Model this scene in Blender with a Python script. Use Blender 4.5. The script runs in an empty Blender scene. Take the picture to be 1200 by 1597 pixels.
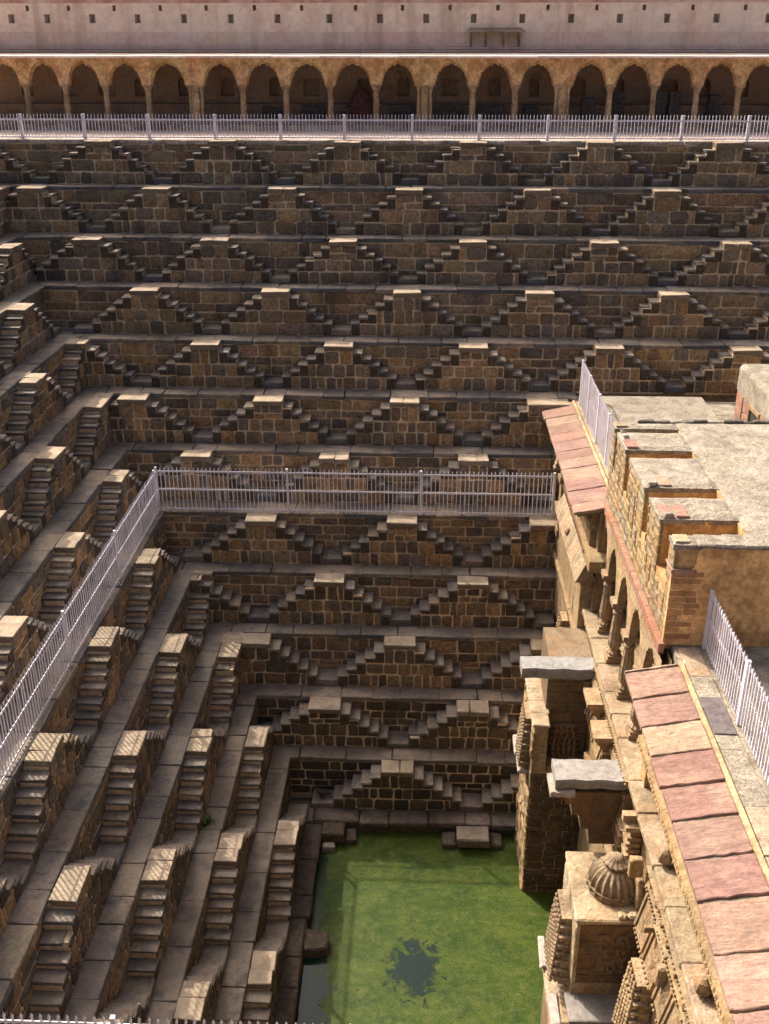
import bpy, math, random
from mathutils import Vector, Matrix
random.seed(11)
R = math.radians
sc = bpy.context.scene
col = sc.collection

# ------------------------------------------------------------------ camera
cd = bpy.data.cameras.new('camera'); cam = bpy.data.objects.new('camera', cd); col.objects.link(cam)
cd.sensor_fit = 'VERTICAL'; cd.sensor_height = 36.0; cd.sensor_width = 36.0
cd.lens = 36.0 * 1592.4 / 1597.0
cd.clip_start = 0.1; cd.clip_end = 2000
CAMZ = 2.91
cam.location = (0, 0, CAMZ)
PITCH, YAW = R(24.55), R(2.19)
cam.rotation_euler = (math.pi / 2 - PITCH, 0, YAW)
sc.camera = cam

# ------------------------------------------------------------------ sky, sun, exposure
SUN = Vector((0.73, -0.84, -1.0)).normalized()
w = bpy.data.worlds.new('World'); sc.world = w; w.use_nodes = True
nt = w.node_tree; bg = nt.nodes['Background']
sky = nt.nodes.new('ShaderNodeTexSky'); sky.sky_type = 'NISHITA'; sky.sun_disc = False
sky.sun_elevation = math.asin(-SUN.z); sky.sun_rotation = math.atan2(-SUN.x, -SUN.y)
sky.air_density = 0.45; sky.dust_density = 9.0; sky.ozone_density = 0.2
nt.links.new(sky.outputs[0], bg.inputs[0]); bg.inputs[1].default_value = 0.15
sl = bpy.data.lights.new('sun', 'SUN'); sun = bpy.data.objects.new('sun', sl); col.objects.link(sun)
sl.energy = 3.7; sl.angle = R(0.5); sl.color = (1.0, 0.90, 0.76)
sun.rotation_euler = SUN.to_track_quat('-Z', 'Y').to_euler()
sc.view_settings.view_transform = 'Standard'; sc.view_settings.look = 'None'
sc.view_settings.exposure = 0.95; sc.view_settings.gamma = 1.0
sc.view_settings.use_curve_mapping = False
sc.cycles.use_adaptive_sampling = True; sc.cycles.adaptive_threshold = 0.025
sc.cycles.max_bounces = 4; sc.cycles.diffuse_bounces = 2

# ------------------------------------------------------------------ measured layout (metres, camera at x = y = 0)
P = 4.2                                    # spacing of the staircases
X0 = -2.62
Z = [0, -1.38, -2.83, -4.19, -5.59, -6.98, -8.39, -9.84, -11.26, -12.69, -14.11, -15.43, -16.74]
YB = [35.91, 34.74, 33.48, 32.2, 30.93, 29.69, 28.52, 27.14, 26.05, 24.96, 23.86, 22.76, 21.67]   # front of stairs, far side
XL = [-15.05, -13.97, -12.89, -11.81, -10.71, -9.68, -8.55, -7.2, -6.16, -5.12, -4.1, -3.06, -2.06]  # front of stairs, left side
LC = [28.1, 30.2, 32.3, 29.9, 27.28, 29.33, 26.95, 24.74, 26.78, 24.61, 22.48, 20.27, 22.4]        # one stair centre per left tier
PB = 0.58; PL = 0.54                       # how far stairs stand out from the wall
WATER = -17.14
def ybw(i): return YB[i] + PB
def xlw(i): return XL[i] - PL
def yfw(i): return 36.8 - ybw(i)           # near side, mirrored

F = 1592.4
_cy, _sy, _cp, _sp = math.cos(-YAW), math.sin(-YAW), math.cos(PITCH), math.sin(PITCH)
_f = Vector((_sy * _cp, _cy * _cp, -_sp)); _r = Vector((_cy, -_sy, 0)); _u = _r.cross(_f)
def project(p):
    d = Vector(p) - Vector((0, 0, CAMZ)); k = d.dot(_f)
    if k < 0.1: return None
    return 600 + F * d.dot(_r) / k, 798.5 - F * d.dot(_u) / k
def seen(pts, m=110):
    q = [project(p) for p in pts]; q = [a for a in q if a]
    if not q: return False
    return (max(a[0] for a in q) > -m and min(a[0] for a in q) < 1200 + m and
            max(a[1] for a in q) > -m and min(a[1] for a in q) < 1597 + m)

# ------------------------------------------------------------------ materials
def N(nt, t, **kw):
    n = nt.nodes.new(t)
    for k, v in kw.items(): setattr(n, k, v)
    return n
def mix(nt, fac, a, b, mode='MIX'):
    m = N(nt, 'ShaderNodeMix', data_type='RGBA', blend_type=mode)
    for s, v in ((0, fac), (6, a), (7, b)):
        if hasattr(v, 'is_output') or hasattr(v, 'links'): nt.links.new(v, m.inputs[s])
        else: m.inputs[s].default_value = v if s == 0 else (tuple(v) + (1,) if len(v) == 3 else v)
    return m.outputs[2]
def maprange(nt, v, a, b, c=0.0, d=1.0):
    m = N(nt, 'ShaderNodeMapRange'); nt.links.new(v, m.inputs[0])
    for i, x in enumerate((a, b, c, d)): m.inputs[i + 1].default_value = x
    return m.outputs[0]
def noise(nt, vec, scale, detail=5, rough=0.6, dist=0.0):
    n = N(nt, 'ShaderNodeTexNoise'); nt.links.new(vec, n.inputs['Vector'])
    n.inputs['Scale'].default_value = scale; n.inputs['Detail'].default_value = detail
    n.inputs['Roughness'].default_value = rough; n.inputs['Distortion'].default_value = dist
    return n.outputs[0]
def mapping(nt, vec, scale=(1, 1, 1), rot=(0, 0, 0)):
    m = N(nt, 'ShaderNodeMapping'); nt.links.new(vec, m.inputs[0])
    m.inputs['Scale'].default_value = scale; m.inputs['Rotation'].default_value = rot
    return m.outputs[0]
def math2(nt, op, a, b):
    m = N(nt, 'ShaderNodeMath', operation=op)
    for s, v in ((0, a), (1, b)):
        if hasattr(v, 'links'): nt.links.new(v, m.inputs[s])
        else: m.inputs[s].default_value = v
    return m.outputs[0]

def weathered(name, base=None, dust_or_sun=None, dust_or_sun_amt=0.7, grain=9.0, var=0.35, stain=0.45, stain_col=(0.03, 0.026, 0.022),
              stain_scale=0.9, streak=0.0, bump=0.35, bump_scale=14.0, rough=0.9, patch=None, patch_amt=0.4, patch_scale=1.5, blotch=None, blotch_amt=0.6, blotch_scale=0.45, gain=1.0):
    """Stone or plaster: the object's own colour, grain, stains and (on top faces, with sunlight painted on platforms) dust."""
    m = bpy.data.materials.new(name); m.use_nodes = True; nt = m.node_tree
    b = nt.nodes['Principled BSDF']; b.inputs['Roughness'].default_value = rough
    b.inputs['Specular IOR Level'].default_value = 0.25
    geo = N(nt, 'ShaderNodeNewGeometry'); pos = geo.outputs['Position']
    oi = N(nt, 'ShaderNodeObjectInfo')
    c = oi.outputs['Color'] if base is None else None
    n1 = noise(nt, pos, grain, 4, 0.65)
    k = maprange(nt, n1, 0.28, 0.72, (1 - var) * gain, (1 + var) * gain)
    val = N(nt, 'ShaderNodeVectorMath', operation='SCALE')
    if c is None:
        rgb = N(nt, 'ShaderNodeRGB'); rgb.outputs[0].default_value = tuple(base) + (1,); c = rgb.outputs[0]
    nt.links.new(c, val.inputs[0]); nt.links.new(k, val.inputs['Scale'])
    c = val.outputs[0]
    if patch:
        f = maprange(nt, noise(nt, pos, patch_scale, 4, 0.62, 0.4), 0.48, 0.62, 0, patch_amt)
        c = mix(nt, f, c, patch)
    if blotch:
        f = maprange(nt, noise(nt, pos, blotch_scale, 6, 0.7, 0.8), 0.47, 0.63, 0, blotch_amt)
        c = mix(nt, f, c, blotch)
    if dust_or_sun:
        sep = N(nt, 'ShaderNodeSeparateXYZ'); nt.links.new(geo.outputs['Normal'], sep.inputs[0])
        f = maprange(nt, sep.outputs[2], 0.55, 0.95)
        g = maprange(nt, noise(nt, pos, 2.6, 4, 0.66), 0.3, 0.68, 0.25, 1)
        c = mix(nt, math2(nt, 'MULTIPLY', math2(nt, 'MULTIPLY', f, g), dust_or_sun_amt), c, dust_or_sun)
    if stain:
        f = maprange(nt, noise(nt, pos, stain_scale, 5, 0.7), 0.5, 0.72, 0, stain)
        c = mix(nt, f, c, stain_col)
    if streak:
        f = maprange(nt, noise(nt, mapping(nt, pos, (1.3, 1.3, 0.13)), 1.0, 3, 0.6), 0.54, 0.7, 0, streak)
        c = mix(nt, f, c, stain_col)
    nt.links.new(c, b.inputs['Base Color'])
    bp = N(nt, 'ShaderNodeBump'); bp.inputs['Strength'].default_value = min(bump, 1.0); bp.inputs['Distance'].default_value = 0.05
    h = noise(nt, pos, bump_scale * 0.4, 4, 0.75)
    nt.links.new(h, bp.inputs['Height']); nt.links.new(bp.outputs[0], b.inputs['Normal'])
    return m

M = {}
M['stone'] = weathered('dark_masonry_stone', dust_or_sun=(0.24, 0.2, 0.15), dust_or_sun_amt=0.35, grain=11, var=0.6, stain=0.6, stain_col=(0.035, 0.032, 0.03), stain_scale=0.8, streak=0.45, bump=1.0, bump_scale=18)
M['riser'] = weathered('shadow_riser_stone', base=(0.075, 0.057, 0.04), var=0.5, stain=0.5, bump=0.8)  # near-black: shade below the tread overhang is put into the colour
M['tread'] = weathered('worn_step_stone', dust_or_sun=(0.33, 0.255, 0.18), dust_or_sun_amt=0.7, grain=13, var=0.5, stain=0.75, stain_col=(0.06, 0.06, 0.064), stain_scale=2.0, bump=0.9, bump_scale=16,
                       patch=(0.115, 0.105, 0.097), patch_amt=0.65, patch_scale=0.9)
M['platform'] = weathered('sun_toned_platform_slab', dust_or_sun=(0.43, 0.34, 0.24), dust_or_sun_amt=1.0, grain=12, var=0.35, stain=0.5, stain_col=(0.13, 0.115, 0.10), stain_scale=2.4, bump=0.8, bump_scale=16, patch=(0.15, 0.12, 0.09), patch_amt=0.6, patch_scale=1.6)  # pale top faces hold sunlight in the colour, sides stay dark
M['mortar'] = weathered('lime_mortar', base=(0.60, 0.455, 0.30), var=0.3, stain=0.3, stain_col=(0.12, 0.09, 0.065), stain_scale=0.8, streak=0.4, bump=0.9, bump_scale=9)
M['sand'] = weathered('yellow_sandstone', gain=0.86, dust_or_sun=(0.29, 0.222, 0.142), dust_or_sun_amt=0.55, grain=12, var=0.42, stain=0.65, stain_col=(0.10, 0.07, 0.045), stain_scale=2.3, streak=0.4, bump=1.0, bump_scale=18,
                      patch=(0.29, 0.145, 0.055), patch_amt=0.5, patch_scale=1.9, blotch=(0.20, 0.145, 0.09), blotch_amt=0.55, blotch_scale=0.8)
M['slab'] = weathered('red_sandstone_slab', gain=0.88, var=0.24, grain=10, stain=0.4, stain_col=(0.17, 0.085, 0.065), stain_scale=2.6, bump=0.8, bump_scale=9,
                      patch=(0.32, 0.222, 0.16), patch_amt=0.5, patch_scale=1.5, blotch=(0.20, 0.135, 0.105), blotch_amt=0.55, blotch_scale=1.3)
def strata(m):
    nt = m.node_tree; b = nt.nodes['Principled BSDF']; geo = N(nt, 'ShaderNodeNewGeometry')
    v = mapping(nt, geo.outputs['Position'], (1.2, 4.5, 1.0), (0, 0, 0.5))
    n = noise(nt, v, 1.6, 6, 0.72, 1.6)
    src = b.inputs['Base Color'].links[0].from_socket
    sc_ = N(nt, 'ShaderNodeVectorMath', operation='SCALE'); nt.links.new(src, sc_.inputs[0]); nt.links.new(maprange(nt, n, 0.32, 0.68, 0.72, 1.25), sc_.inputs['Scale'])
    nt.links.new(sc_.outputs[0], b.inputs['Base Color'])
    bp = b.inputs['Normal'].links[0].from_node
    b2 = N(nt, 'ShaderNodeBump'); b2.inputs['Strength'].default_value = 0.7; b2.inputs['Distance'].default_value = 0.05
    nt.links.new(n, b2.inputs['Height']); nt.links.new(bp.outputs[0], b2.inputs['Normal']); nt.links.new(b2.outputs[0], b.inputs['Normal'])
strata(M['slab'])
M['roof'] = weathered('lime_concrete_roof', base=(0.285, 0.245, 0.187), var=0.5, grain=17, stain=0.85, stain_col=(0.12, 0.10, 0.075), stain_scale=3.2, bump=1.0, bump_scale=24, patch=(0.37, 0.335, 0.28), patch_amt=0.6, patch_scale=1.2, blotch=(0.185, 0.16, 0.125), blotch_amt=0.85, blotch_scale=1.0)
M['plaster'] = weathered('ochre_plaster', var=0.35, grain=10, stain=0.6, stain_col=(0.17, 0.085, 0.035), stain_scale=1.7, streak=0.3, bump=0.8, patch=(0.34, 0.17, 0.07), patch_amt=0.6, patch_scale=2.4)
M['pink'] = weathered('faded_pink_plaster', var=0.12, grain=6, stain=0.35, stain_col=(0.44, 0.29, 0.22), stain_scale=1.8, streak=0.5, bump=0.35,
                      patch=(0.70, 0.50, 0.40), patch_amt=0.6, patch_scale=1.3, blotch=(0.80, 0.71, 0.61), blotch_amt=0.55, blotch_scale=0.6)
M['grey'] = weathered('grey_weathered_slab', var=0.3, stain=0.4, stain_col=(0.11, 0.1, 0.095), stain_scale=2.0, bump=0.8, bump_scale=7)
M['ground'] = weathered('dusty_ground', base=(0.36, 0.27, 0.2), var=0.2, stain=0.2, bump=0.2)

def plain(name, c, rough=0.5, metal=0.0, spec=0.5):
    m = bpy.data.materials.new(name); m.use_nodes = True; b = m.node_tree.nodes['Principled BSDF']
    b.inputs['Base Color'].default_value = tuple(c) + (1,); b.inputs['Roughness'].default_value = rough
    b.inputs['Metallic'].default_value = metal; b.inputs['Specular IOR Level'].default_value = spec
    return m
M['paint'] = weathered('lilac_white_paint', base=(0.72, 0.69, 0.76), var=0.08, grain=4, stain=0.55, stain_col=(0.33, 0.26, 0.24), stain_scale=3.0, bump=0.05, rough=0.45)
M['dark'] = plain('dark_interior', (0.02, 0.017, 0.014), 0.9)  # for flat sheets that stand in for the shade inside openings

def water_mat():
    m = bpy.data.materials.new('algae_water'); m.use_nodes = True; nt = m.node_tree; b = nt.nodes['Principled BSDF']
    geo = N(nt, 'ShaderNodeNewGeometry'); pos = geo.outputs['Position']
    n1 = noise(nt, pos, 1.1, 7, 0.62, 0.5); n2 = noise(nt, pos, 34, 3, 0.75); n3 = noise(nt, pos, 4.5, 5, 0.7)
    c = mix(nt, maprange(nt, n1, 0.3, 0.7), (0.012, 0.04, 0.004), (0.078, 0.105, 0.013))
    c = mix(nt, maprange(nt, n3, 0.46, 0.66, 0, 0.6), c, (0.115, 0.125, 0.032))
    n5 = noise(nt, mapping(nt, pos, (0.5, 2.2, 1), (0, 0, 0.6)), 1.6, 6, 0.7, 1.2)
    c = mix(nt, maprange(nt, n5, 0.48, 0.64, 0, 0.75), c, (0.025, 0.055, 0.006))
    c = mix(nt, maprange(nt, n2, 0.48, 0.64, 0, 0.85), c, (0.018, 0.03, 0.006))
    n6 = noise(nt, pos, 12, 3, 0.8)
    c = mix(nt, maprange(nt, n6, 0.55, 0.72, 0, 0.7), c, (0.014, 0.026, 0.006))
    vor = N(nt, 'ShaderNodeTexVoronoi'); nt.links.new(pos, vor.inputs['Vector']); vor.inputs['Scale'].default_value = 2.6
    c = mix(nt, maprange(nt, vor.outputs['Distance'], 0.03, 0.075, 0.9, 0), c, (0.015, 0.018, 0.008))
    # patches where the scum has drifted apart; last blob paints the left edge's shade
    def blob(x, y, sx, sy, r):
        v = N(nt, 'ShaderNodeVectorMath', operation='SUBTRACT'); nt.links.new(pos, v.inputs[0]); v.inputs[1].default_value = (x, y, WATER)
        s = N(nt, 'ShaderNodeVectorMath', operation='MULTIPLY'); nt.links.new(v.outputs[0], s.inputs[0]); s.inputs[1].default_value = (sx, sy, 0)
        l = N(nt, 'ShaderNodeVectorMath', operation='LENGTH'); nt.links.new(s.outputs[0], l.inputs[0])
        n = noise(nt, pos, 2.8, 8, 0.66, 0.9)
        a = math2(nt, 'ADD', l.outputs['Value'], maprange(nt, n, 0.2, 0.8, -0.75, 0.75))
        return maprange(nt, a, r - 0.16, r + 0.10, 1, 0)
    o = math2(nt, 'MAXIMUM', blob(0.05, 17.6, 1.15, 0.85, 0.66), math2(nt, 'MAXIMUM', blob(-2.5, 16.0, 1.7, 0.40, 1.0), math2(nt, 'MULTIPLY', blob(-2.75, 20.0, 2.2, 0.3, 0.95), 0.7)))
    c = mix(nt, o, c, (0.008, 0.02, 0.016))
    nt.links.new(c, b.inputs['Base Color'])
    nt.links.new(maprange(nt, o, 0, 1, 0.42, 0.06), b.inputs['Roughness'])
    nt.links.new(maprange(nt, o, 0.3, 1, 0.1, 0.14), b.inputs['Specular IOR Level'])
    bp = N(nt, 'ShaderNodeBump'); bp.inputs['Distance'].default_value = 0.015
    nt.links.new(maprange(nt, o, 0, 1, 0.5, 0.02), bp.inputs['Strength'])
    nt.links.new(n2, bp.inputs['Height']); nt.links.new(bp.outputs[0], b.inputs['Normal'])
    return m
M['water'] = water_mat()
M['moss'] = weathered('moss_film', base=(0.035, 0.052, 0.013), var=0.5, stain=0.5, bump=0.8, bump_scale=20)

# ------------------------------------------------------------------ mesh helpers
class MB:
    def __init__(s): s.v = []; s.f = []; s.smooth = False
    def add(s, vs, fs):
        o = len(s.v); s.v += [tuple(x) for x in vs]; s.f += [tuple(i + o for i in f) for f in fs]; return s
    def box(s, x0, x1, y0, y1, z0, z1):
        v = [(x, y, z) for x in (x0, x1) for y in (y0, y1) for z in (z0, z1)]
        return s.add(v, [(0, 1, 3, 2), (4, 6, 7, 5), (0, 4, 5, 1), (2, 3, 7, 6), (0, 2, 6, 4), (1, 5, 7, 3)])
    def cham(s, x0, x1, y0, y1, z0, z1, b=0.02, j=0.0, rnd=random):
        """Box with worn, slightly uneven edges."""
        b = min(b, (x1 - x0) * .3, (y1 - y0) * .3, (z1 - z0) * .3)
        vs = []; idx = {}
        for ix, x in enumerate((x0, x1)):
            for iy, y in enumerate((y0, y1)):
                for iz, z in enumerate((z0, z1)):
                    jx, jy, jz = (rnd.uniform(-j, j) for _ in range(3))
                    sx, sy, sz = 1 - 2 * ix, 1 - 2 * iy, 1 - 2 * iz
                    for a in range(3):
                        bb = b * rnd.uniform(.6, 1.5) if j else b
                        p = [x + jx + sx * bb, y + jy + sy * bb, z + jz + sz * bb]
                        p[a] = (x + jx, y + jy, z + jz)[a]
                        idx[ix, iy, iz, a] = len(vs); vs.append(p)
        g = lambda ix, iy, iz, a: idx[ix, iy, iz, a]
        fs = []
        for ix in (0, 1): fs.append([g(ix, 0, 0, 0), g(ix, 0, 1, 0), g(ix, 1, 1, 0), g(ix, 1, 0, 0)])
        for iy in (0, 1): fs.append([g(0, iy, 0, 1), g(1, iy, 0, 1), g(1, iy, 1, 1), g(0, iy, 1, 1)])
        for iz in (0, 1): fs.append([g(0, 0, iz, 2), g(0, 1, iz, 2), g(1, 1, iz, 2), g(1, 0, iz, 2)])
        for iy in (0, 1):
            for iz in (0, 1): fs.append([g(0, iy, iz, 1), g(1, iy, iz, 1), g(1, iy, iz, 2), g(0, iy, iz, 2)])
        for ix in (0, 1):
            for iz in (0, 1): fs.append([g(ix, 0, iz, 0), g(ix, 1, iz, 0), g(ix, 1, iz, 2), g(ix, 0, iz, 2)])
        for ix in (0, 1):
            for iy in (0, 1): fs.append([g(ix, iy, 0, 0), g(ix, iy, 1, 0), g(ix, iy, 1, 1), g(ix, iy, 0, 1)])
        for ix in (0, 1):
            for iy in (0, 1):
                for iz in (0, 1): fs.append([g(ix, iy, iz, 0), g(ix, iy, iz, 1), g(ix, iy, iz, 2)])
        cen = Vector(((x0 + x1) / 2, (y0 + y1) / 2, (z0 + z1) / 2))
        out = []
        for f in fs:
            p = [Vector(vs[i]) for i in f]; n = (p[1] - p[0]).cross(p[2] - p[0])
            c = sum(p, Vector()) / len(p)
            out.append(f if n.dot(c - cen) >= 0 else f[::-1])
        return s.add(vs, out)
    def stone(s, u0, u1, v0, v1, y, proud, j=0.02, rnd=random, cut=0.3):
        """One hewn block on a wall that faces -y: uneven outline, rounded front."""
        q = [(u0, v0), (u1, v0), (u1, v1), (u0, v1)]
        q = [(a + rnd.uniform(-j, j), b + rnd.uniform(-j, j)) for a, b in q]
        ring = []
        for i in range(4):
            a, b, c = q[i - 1], q[i], q[(i + 1) % 4]
            t = rnd.uniform(.06, cut); t2 = rnd.uniform(.06, cut)
            L1 = math.dist(a, b); L2 = math.dist(b, c); m = min(L1, L2)
            t *= m / L1; t2 *= m / L2
            ring.append((b[0] + (a[0] - b[0]) * t, b[1] + (a[1] - b[1]) * t))
            ring.append((b[0] + (c[0] - b[0]) * t2, b[1] + (c[1] - b[1]) * t2))
        cx = sum(p[0] for p in ring) / 8; cz = sum(p[1] for p in ring) / 8
        k = 1 - min(.028 / max(.05, min(u1 - u0, v1 - v0) / 2), .35)
        vs = [(a, y + .05, b) for a, b in ring]
        vs += [(a, y - proud * .45, b) for a, b in ring]
        vs += [(cx + (a - cx) * k, y - proud + rnd.uniform(-.007, .007), cz + (b - cz) * k) for a, b in ring]
        vs.append((cx + rnd.uniform(-.03, .03), y - proud - rnd.uniform(0, .012), cz))
        fs = []
        for i in range(8):
            n = (i + 1) % 8
            fs += [(i, n, n + 8, i + 8), (i + 8, n + 8, n + 16, i + 16), (i + 16, n + 16, 24)]
        return s.add(vs, fs)
    def lathe(s, prof, cx=0, cy=0, cz=0, n=12, flute=0.0, cap=True):
        """prof: (r, z) upwards."""
        vs = []; fs = []
        for r, z in prof:
            for i in range(n):
                a = 2 * math.pi * i / n; rr = r * (1 - flute * (i % 2))
                vs.append((cx + rr * math.cos(a), cy + rr * math.sin(a), cz + z))
        for k in range(len(prof) - 1):
            for i in range(n):
                j = (i + 1) % n
                fs.append((k * n + i, k * n + j, k * n + n + j, k * n + n + i))
        if cap: fs += [tuple(range(n - 1, -1, -1)), tuple(range((len(prof) - 1) * n, len(prof) * n))]
        return s.add(vs, fs)
    def extrude_y(s, prof, y0, y1):
        """prof: closed (x, z) outline, counter-clockwise seen from -y."""
        n = len(prof)
        vs = [(x, y0, z) for x, z in prof] + [(x, y1, z) for x, z in prof]
        fs = [tuple(range(n)), tuple(range(2 * n - 1, n - 1, -1))]
        fs += [(i, i + n, (i + 1) % n + n, (i + 1) % n) for i in range(n)]
        return s.add(vs, fs)
    def mesh(s, name, mat):
        me = bpy.data.meshes.new(name); me.from_pydata(s.v, [], s.f)
        if s.smooth: me.polygons.foreach_set('use_smooth', [True] * len(me.polygons))
        me.materials.append(mat); me.update(); return me
    def build(s, name, mat, parent=None, color=None, loc=None):
        return link(name, s.mesh(name, mat), parent, color, loc)

def link(name, me, parent=None, color=None, loc=None):
    o = bpy.data.objects.new(name, me); col.objects.link(o)
    if parent: o.parent = parent
    if color: o.color = tuple(color[:3]) + (1,)
    if loc: o.location = loc
    return o
def thing(name, label, cat, group=None, loc=(0, 0, 0), rz=0):
    o = bpy.data.objects.new(name, None); col.objects.link(o); o.location = loc; o.rotation_euler = (0, 0, rz)
    o.empty_display_size = 0.3
    tag(o, label, cat, group); return o
def tag(o, label, cat, group=None):
    o['label'] = label; o['category'] = cat; o['kind'] = 'thing'
    if group: o['group'] = group
    return o
def struct(o): o['kind'] = 'structure'; return o
def stuff(o): o['kind'] = 'stuff'; return o
def jit(c, a=0.15, rnd=random):
    k = rnd.uniform(1 - a, 1 + a); return tuple(max(0.004, x * k * rnd.uniform(.95, 1.05)) for x in c)
ORD = ['first', 'second', 'third', 'fourth', 'fifth', 'sixth', 'seventh', 'eighth', 'ninth', 'tenth', 'eleventh', 'twelfth', 'thirteenth']

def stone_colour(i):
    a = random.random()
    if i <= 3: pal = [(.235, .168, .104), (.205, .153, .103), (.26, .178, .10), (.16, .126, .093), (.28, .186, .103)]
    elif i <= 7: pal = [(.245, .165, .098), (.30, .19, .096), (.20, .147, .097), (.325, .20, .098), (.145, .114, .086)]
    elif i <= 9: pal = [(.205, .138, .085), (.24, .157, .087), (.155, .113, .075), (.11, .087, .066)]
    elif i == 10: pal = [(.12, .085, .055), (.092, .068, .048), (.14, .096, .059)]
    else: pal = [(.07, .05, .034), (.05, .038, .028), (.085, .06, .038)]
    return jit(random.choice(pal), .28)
def tread_colour(i):
    if i >= 10: return jit((.165, .14, .115), .2)
    return jit(random.choice([(.18, .152, .124), (.125, .12, .116), (.25, .195, .14), (.105, .103, .105)]), .22)

# ------------------------------------------------------------------ setting: ground, water, near embankment
def ground():
    m = MB(); x0, x1, y0, y1 = xlw(0) - .5, 18.0, 0.2, ybw(0) + .6; B = 400; z = -0.03
    for a, b, c, d in ((-B, B, y1, B), (-B, B, -B, y0), (-B, x0, y0, y1), (x1, B, y0, y1)):
        m.add([(a, c, z), (b, c, z), (b, d, z), (a, d, z)], [(0, 1, 2, 3)])
    struct(m.build('ground', M['ground']))
    m = MB(); m.box(-19, 18, ybw(0) + .55, 41, -.3, -.004)
    struct(m.build('terrace', M['pink'], color=(.62, .50, .41)))
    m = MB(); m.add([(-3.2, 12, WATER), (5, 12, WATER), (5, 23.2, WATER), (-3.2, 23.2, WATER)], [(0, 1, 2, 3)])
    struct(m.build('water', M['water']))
    m = MB()
    for i in range(13):
        y1_ = yfw(i); m.box(-17, 4.4, -6, y1_, Z[i] - 1.6, Z[i] - (.006 if i else .05))
    struct(m.build('near_embankment', M['stone'], color=(.14, .115, .085)))
    m = MB(); m.box(18, 24, 0.2, 41, -9, -.04)
    struct(m.build('east_embankment', M['stone'], color=(.14, .115, .085)))
ground()

# ------------------------------------------------------------------ terrace walls and double staircases
HW, T = 0.44, 0.265
WEAR = random.Random(5)
def half_width(z, H):
    r = H / 7
    n = max(0, min(5, math.floor((H - z) / r + 1e-6)))
    return HW + n * T

class Side:
    """Frame of a tier wall: u runs along it, -y points into the well."""
    def __init__(s, kind, i):
        s.kind, s.i = kind, i
        s.zt, s.zb = Z[i], Z[i + 1]; s.H = s.zt - s.zb
        if kind == 'far':
            s.p = PB; s.rz = 0; s.plane = ybw(i)
            s.lo = xlw(i); s.hi = (13.8 if i <= 4 else 4.5)
            off = 0.5 if i % 2 else 0.0
            s.c = [X0 + (k + off) * P for k in range(-5, 6)]
        else:
            s.p = PL; s.rz = math.pi / 2; s.plane = xlw(i)
            s.lo = max(yfw(i), 5.0); s.hi = ybw(i)
            s.c = [LC[i] + k * P for k in range(-7, 3)]
        s.c = [c for c in s.c if s.lo - HW * .6 < c < s.hi + HW * .6]
    def origin(s, u, z):
        return (u, s.plane, z) if s.kind == 'far' else (s.plane, u, z)
    def world(s, u, y, z):
        return (u, s.plane + y, z) if s.kind == 'far' else (s.plane - y, u, z)

def fill_course(u0, u1, wmin, wmax):
    out = []; u = u0
    while u < u1 - 1e-6:
        w_ = random.uniform(wmin, wmax)
        if u1 - u - w_ < wmin * .7: w_ = u1 - u
        out.append((u, min(u + w_, u1))); u += w_
    return out

JOINT = 0.024
def tier_wall(S):
    i, H = S.i, S.H
    where = 'far' if S.kind == 'far' else 'left'
    t = thing('terrace_wall', f'{ORD[i]} tier from the top of dark masonry wall, {where} side of the well', 'wall', f'terrace walls of the {where} side', S.origin(0, S.zb), S.rz)
    m = MB(); m.box(S.lo - 1.6, S.hi + (1.6 if S.kind != 'far' else .6), .014, 2.2, -.5, H - .13)
    m.build('masonry_core', M['mortar'], t)
    # courses in the gaps between the staircases
    r = H / 7
    zs = [0.02]
    while zs[-1] < H - .16:
        h = random.uniform(.19, .36) if i > 3 else random.uniform(.22, .40)
        if H - .14 - zs[-1] - h < .17: h = H - .14 - zs[-1]
        zs.append(zs[-1] + h)
    for a, b in zip(zs, zs[1:]):
        if b < r * 1.05: continue
        hwz = half_width(b, H) - .03
        iv = []; u = S.lo
        for c in S.c:
            if c - hwz > u: iv.append((u, c - hwz))
            u = max(u, c + hwz)
        if u < S.hi: iv.append((u, S.hi))
        for p, q in iv:
            if q - p < .12: continue
            for s0, s1 in fill_course(p, q, .28 if i > 3 else .34, .8 if i > 3 else 1.35):
                if not seen([S.world(s0, 0, S.zb + a), S.world(s1, 0, S.zb + b)], 40): continue
                J = JOINT if i > 3 else .021
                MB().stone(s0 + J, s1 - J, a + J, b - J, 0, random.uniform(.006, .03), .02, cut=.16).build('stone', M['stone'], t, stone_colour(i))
    # paving slabs of the ledge on top
    u = S.lo - (1.15 if S.kind == 'far' else .1); end = S.hi + (0 if S.kind != 'far' else .3)
    depth = .66 if i else .62
    if i == 7: depth = .95
    while u < end:
        L = random.uniform(.65, 1.5); u1 = min(u + L, end)
        if end - u1 < .3: u1 = end
        if seen([S.world(u, 0, S.zt), S.world(u1, 0, S.zt)], 60):
            d = depth + random.uniform(-.02, .02)
            cc = tread_colour(i) if i else jit((.46, .38, .31), .12)
            MB().cham(u + .006, u1 - .006, -.03 + random.uniform(-.012, .012), d, H - .13, H + random.uniform(-.006, .004), .014, .016).build('ledge_slab', M['tread'], t, cc)
        u = u1
    # back strip of the ledge, under and behind the slabs
    nxt = (ybw(i - 1) - ybw(i)) if S.kind == 'far' else (xlw(i) - xlw(i - 1))
    if i == 0: nxt = 1.0
    m = MB(); m.box(S.lo - 1.5, S.hi + .3, depth + .03, nxt + .3, H - .3, H - .012)
    m.build('ledge_bed', M['tread'], t, (.14, .12, .10))
    return t

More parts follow.
